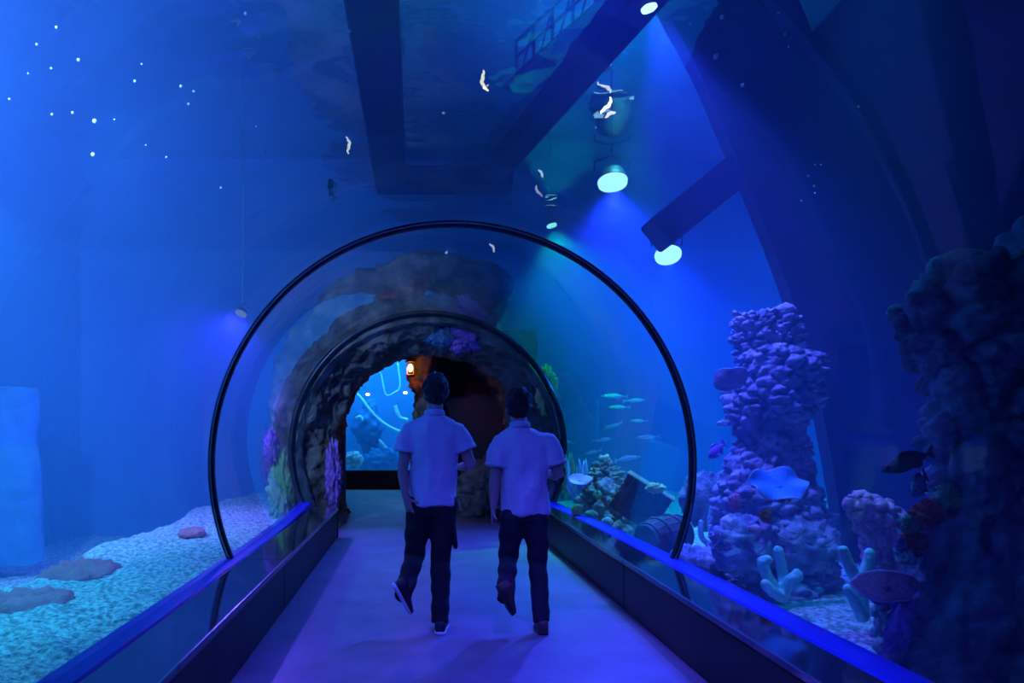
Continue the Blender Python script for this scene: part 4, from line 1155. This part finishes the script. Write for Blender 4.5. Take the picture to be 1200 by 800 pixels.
# first walker: pale polo, black cargo trousers
J = dict(head=V(0.022, 0.02, 1.615), look=V(0.05, 1, 0), neck=V(0.012, -0.01, 1.475), sleeve=0.50, legw=1.0,
    torso=[(0.008, 0.01, 0.845, 0.172, 0.122), (0.008, 0.01, 0.92, 0.166, 0.124), (0.006, 0.0, 1.02, 0.156, 0.116), (0.004, 0.0, 1.12, 0.156, 0.114), (0.004, -0.005, 1.24, 0.170, 0.120), (0.006, -0.01, 1.33, 0.186, 0.116), (0.008, -0.01, 1.39, 0.186, 0.104), (0.010, -0.01, 1.43, 0.135, 0.086), (0.012, -0.01, 1.462, 0.078, 0.068)],
    pelvis=[(0.004, 0.01, 0.80, 0.138, 0.095), (0.006, 0.01, 0.86, 0.138, 0.095), (0.006, 0.01, 0.92, 0.120, 0.085)],
    l_sh=V(-0.168, -0.01, 1.336), l_el=V(-0.205, -0.03, 1.10), l_wr=V(-0.184, -0.06, 0.915), l_hd=V(0.28, 0.10, -1), l_pn=V(0.75, 0.6, 0.1), l_th=1,
    r_sh=V(0.180, -0.01, 1.336), r_el=V(0.262, -0.02, 1.12), r_wr=V(0.19, 0.20, 1.10), r_hd=V(-0.6, 0.8, 0.05), r_pn=V(-0.2, -0.2, -1), r_th=1, r_curl=0.6,
    l_hip=V(-0.085, 0.01, 0.86), l_kn=V(-0.125, 0.10, 0.48), l_an=V(-0.195, -0.15, 0.285),
    r_hip=V(0.080, 0.01, 0.86), r_kn=V(0.055, 0.03, 0.46), r_an=V(0.050, -0.08, 0.105))
J['l_heel'] = V(-0.268, -0.22, 0.345); J['l_toe'] = V(-0.165, -0.12, 0.135); J['l_up'] = V(0.9, 0.25, 0.35).normalized()
J['r_heel'] = V(0.045, -0.145, 0.0); J['r_toe'] = V(0.075, 0.13, 0.0); J['r_up'] = V(0, 0, 1)
pl = P(507, 737, 5.05); 
person((pl.x, 5.05, 0.0), J, (M['shirt'], M['trousers'], M['shoe'], M['sole']), 'person in pale polo shirt and black cargo trousers walking nearer the sand side', 0.845, 0, True, 1.0)

# second walker
J = dict(head=V(-0.028, 0.02, 1.520), look=V(-0.05, 1, 0), neck=V(-0.018, -0.01, 1.395), sleeve=0.62, legw=0.96,
    torso=[(0.022, 0.01, 0.785, 0.168, 0.120), (0.020, 0.01, 0.88, 0.162, 0.120), (0.016, 0.0, 0.98, 0.155, 0.114), (0.014, 0.0, 1.08, 0.158, 0.114), (0.012, -0.005, 1.18, 0.172, 0.118), (0.010, -0.01, 1.26, 0.192, 0.114), (0.004, -0.01, 1.315, 0.182, 0.102), (-0.008, -0.01, 1.352, 0.130, 0.084), (-0.016, -0.01, 1.383, 0.076, 0.066)],
    pelvis=[(0.02, 0.01, 0.74, 0.134, 0.095), (0.02, 0.01, 0.80, 0.134, 0.095), (0.02, 0.01, 0.86, 0.118, 0.085)],
    l_sh=V(-0.158, -0.01, 1.258), l_el=V(-0.190, -0.03, 1.03), l_wr=V(-0.200, -0.03, 0.835), l_hd=V(0.02, 0.10, -1), l_pn=V(0.9, -0.35, 0.0), l_th=1,
    r_sh=V(0.184, -0.01, 1.258), r_el=V(0.245, -0.03, 1.05), r_wr=V(0.19, 0.20, 1.06), r_hd=V(-0.6, 0.8, 0.05), r_pn=V(-0.2, -0.2, -1), r_th=1, r_curl=0.6,
    l_hip=V(-0.060, 0.01, 0.80), l_kn=V(-0.085, 0.10, 0.47), l_an=V(-0.130, -0.14, 0.265),
    r_hip=V(0.095, 0.01, 0.80), r_kn=V(0.110, 0.04, 0.45), r_an=V(0.120, -0.07, 0.105))
J['l_heel'] = V(-0.196, -0.21, 0.325); J['l_toe'] = V(-0.095, -0.11, 0.125); J['l_up'] = V(0.9, 0.25, 0.35).normalized()
J['r_heel'] = V(0.120, -0.135, 0.0); J['r_toe'] = V(0.145, 0.13, 0.0); J['r_up'] = V(0, 0, 1)
pl = P(612, 737, 5.05)
person((pl.x, 5.05, 0.0), J, (M['shirt2'], M['trousers2'], M['shoe2'], M['sole2']), 'shorter person in white shirt and slim dark blue trousers walking nearer the reef', 0.785, 0, False, 4.0)
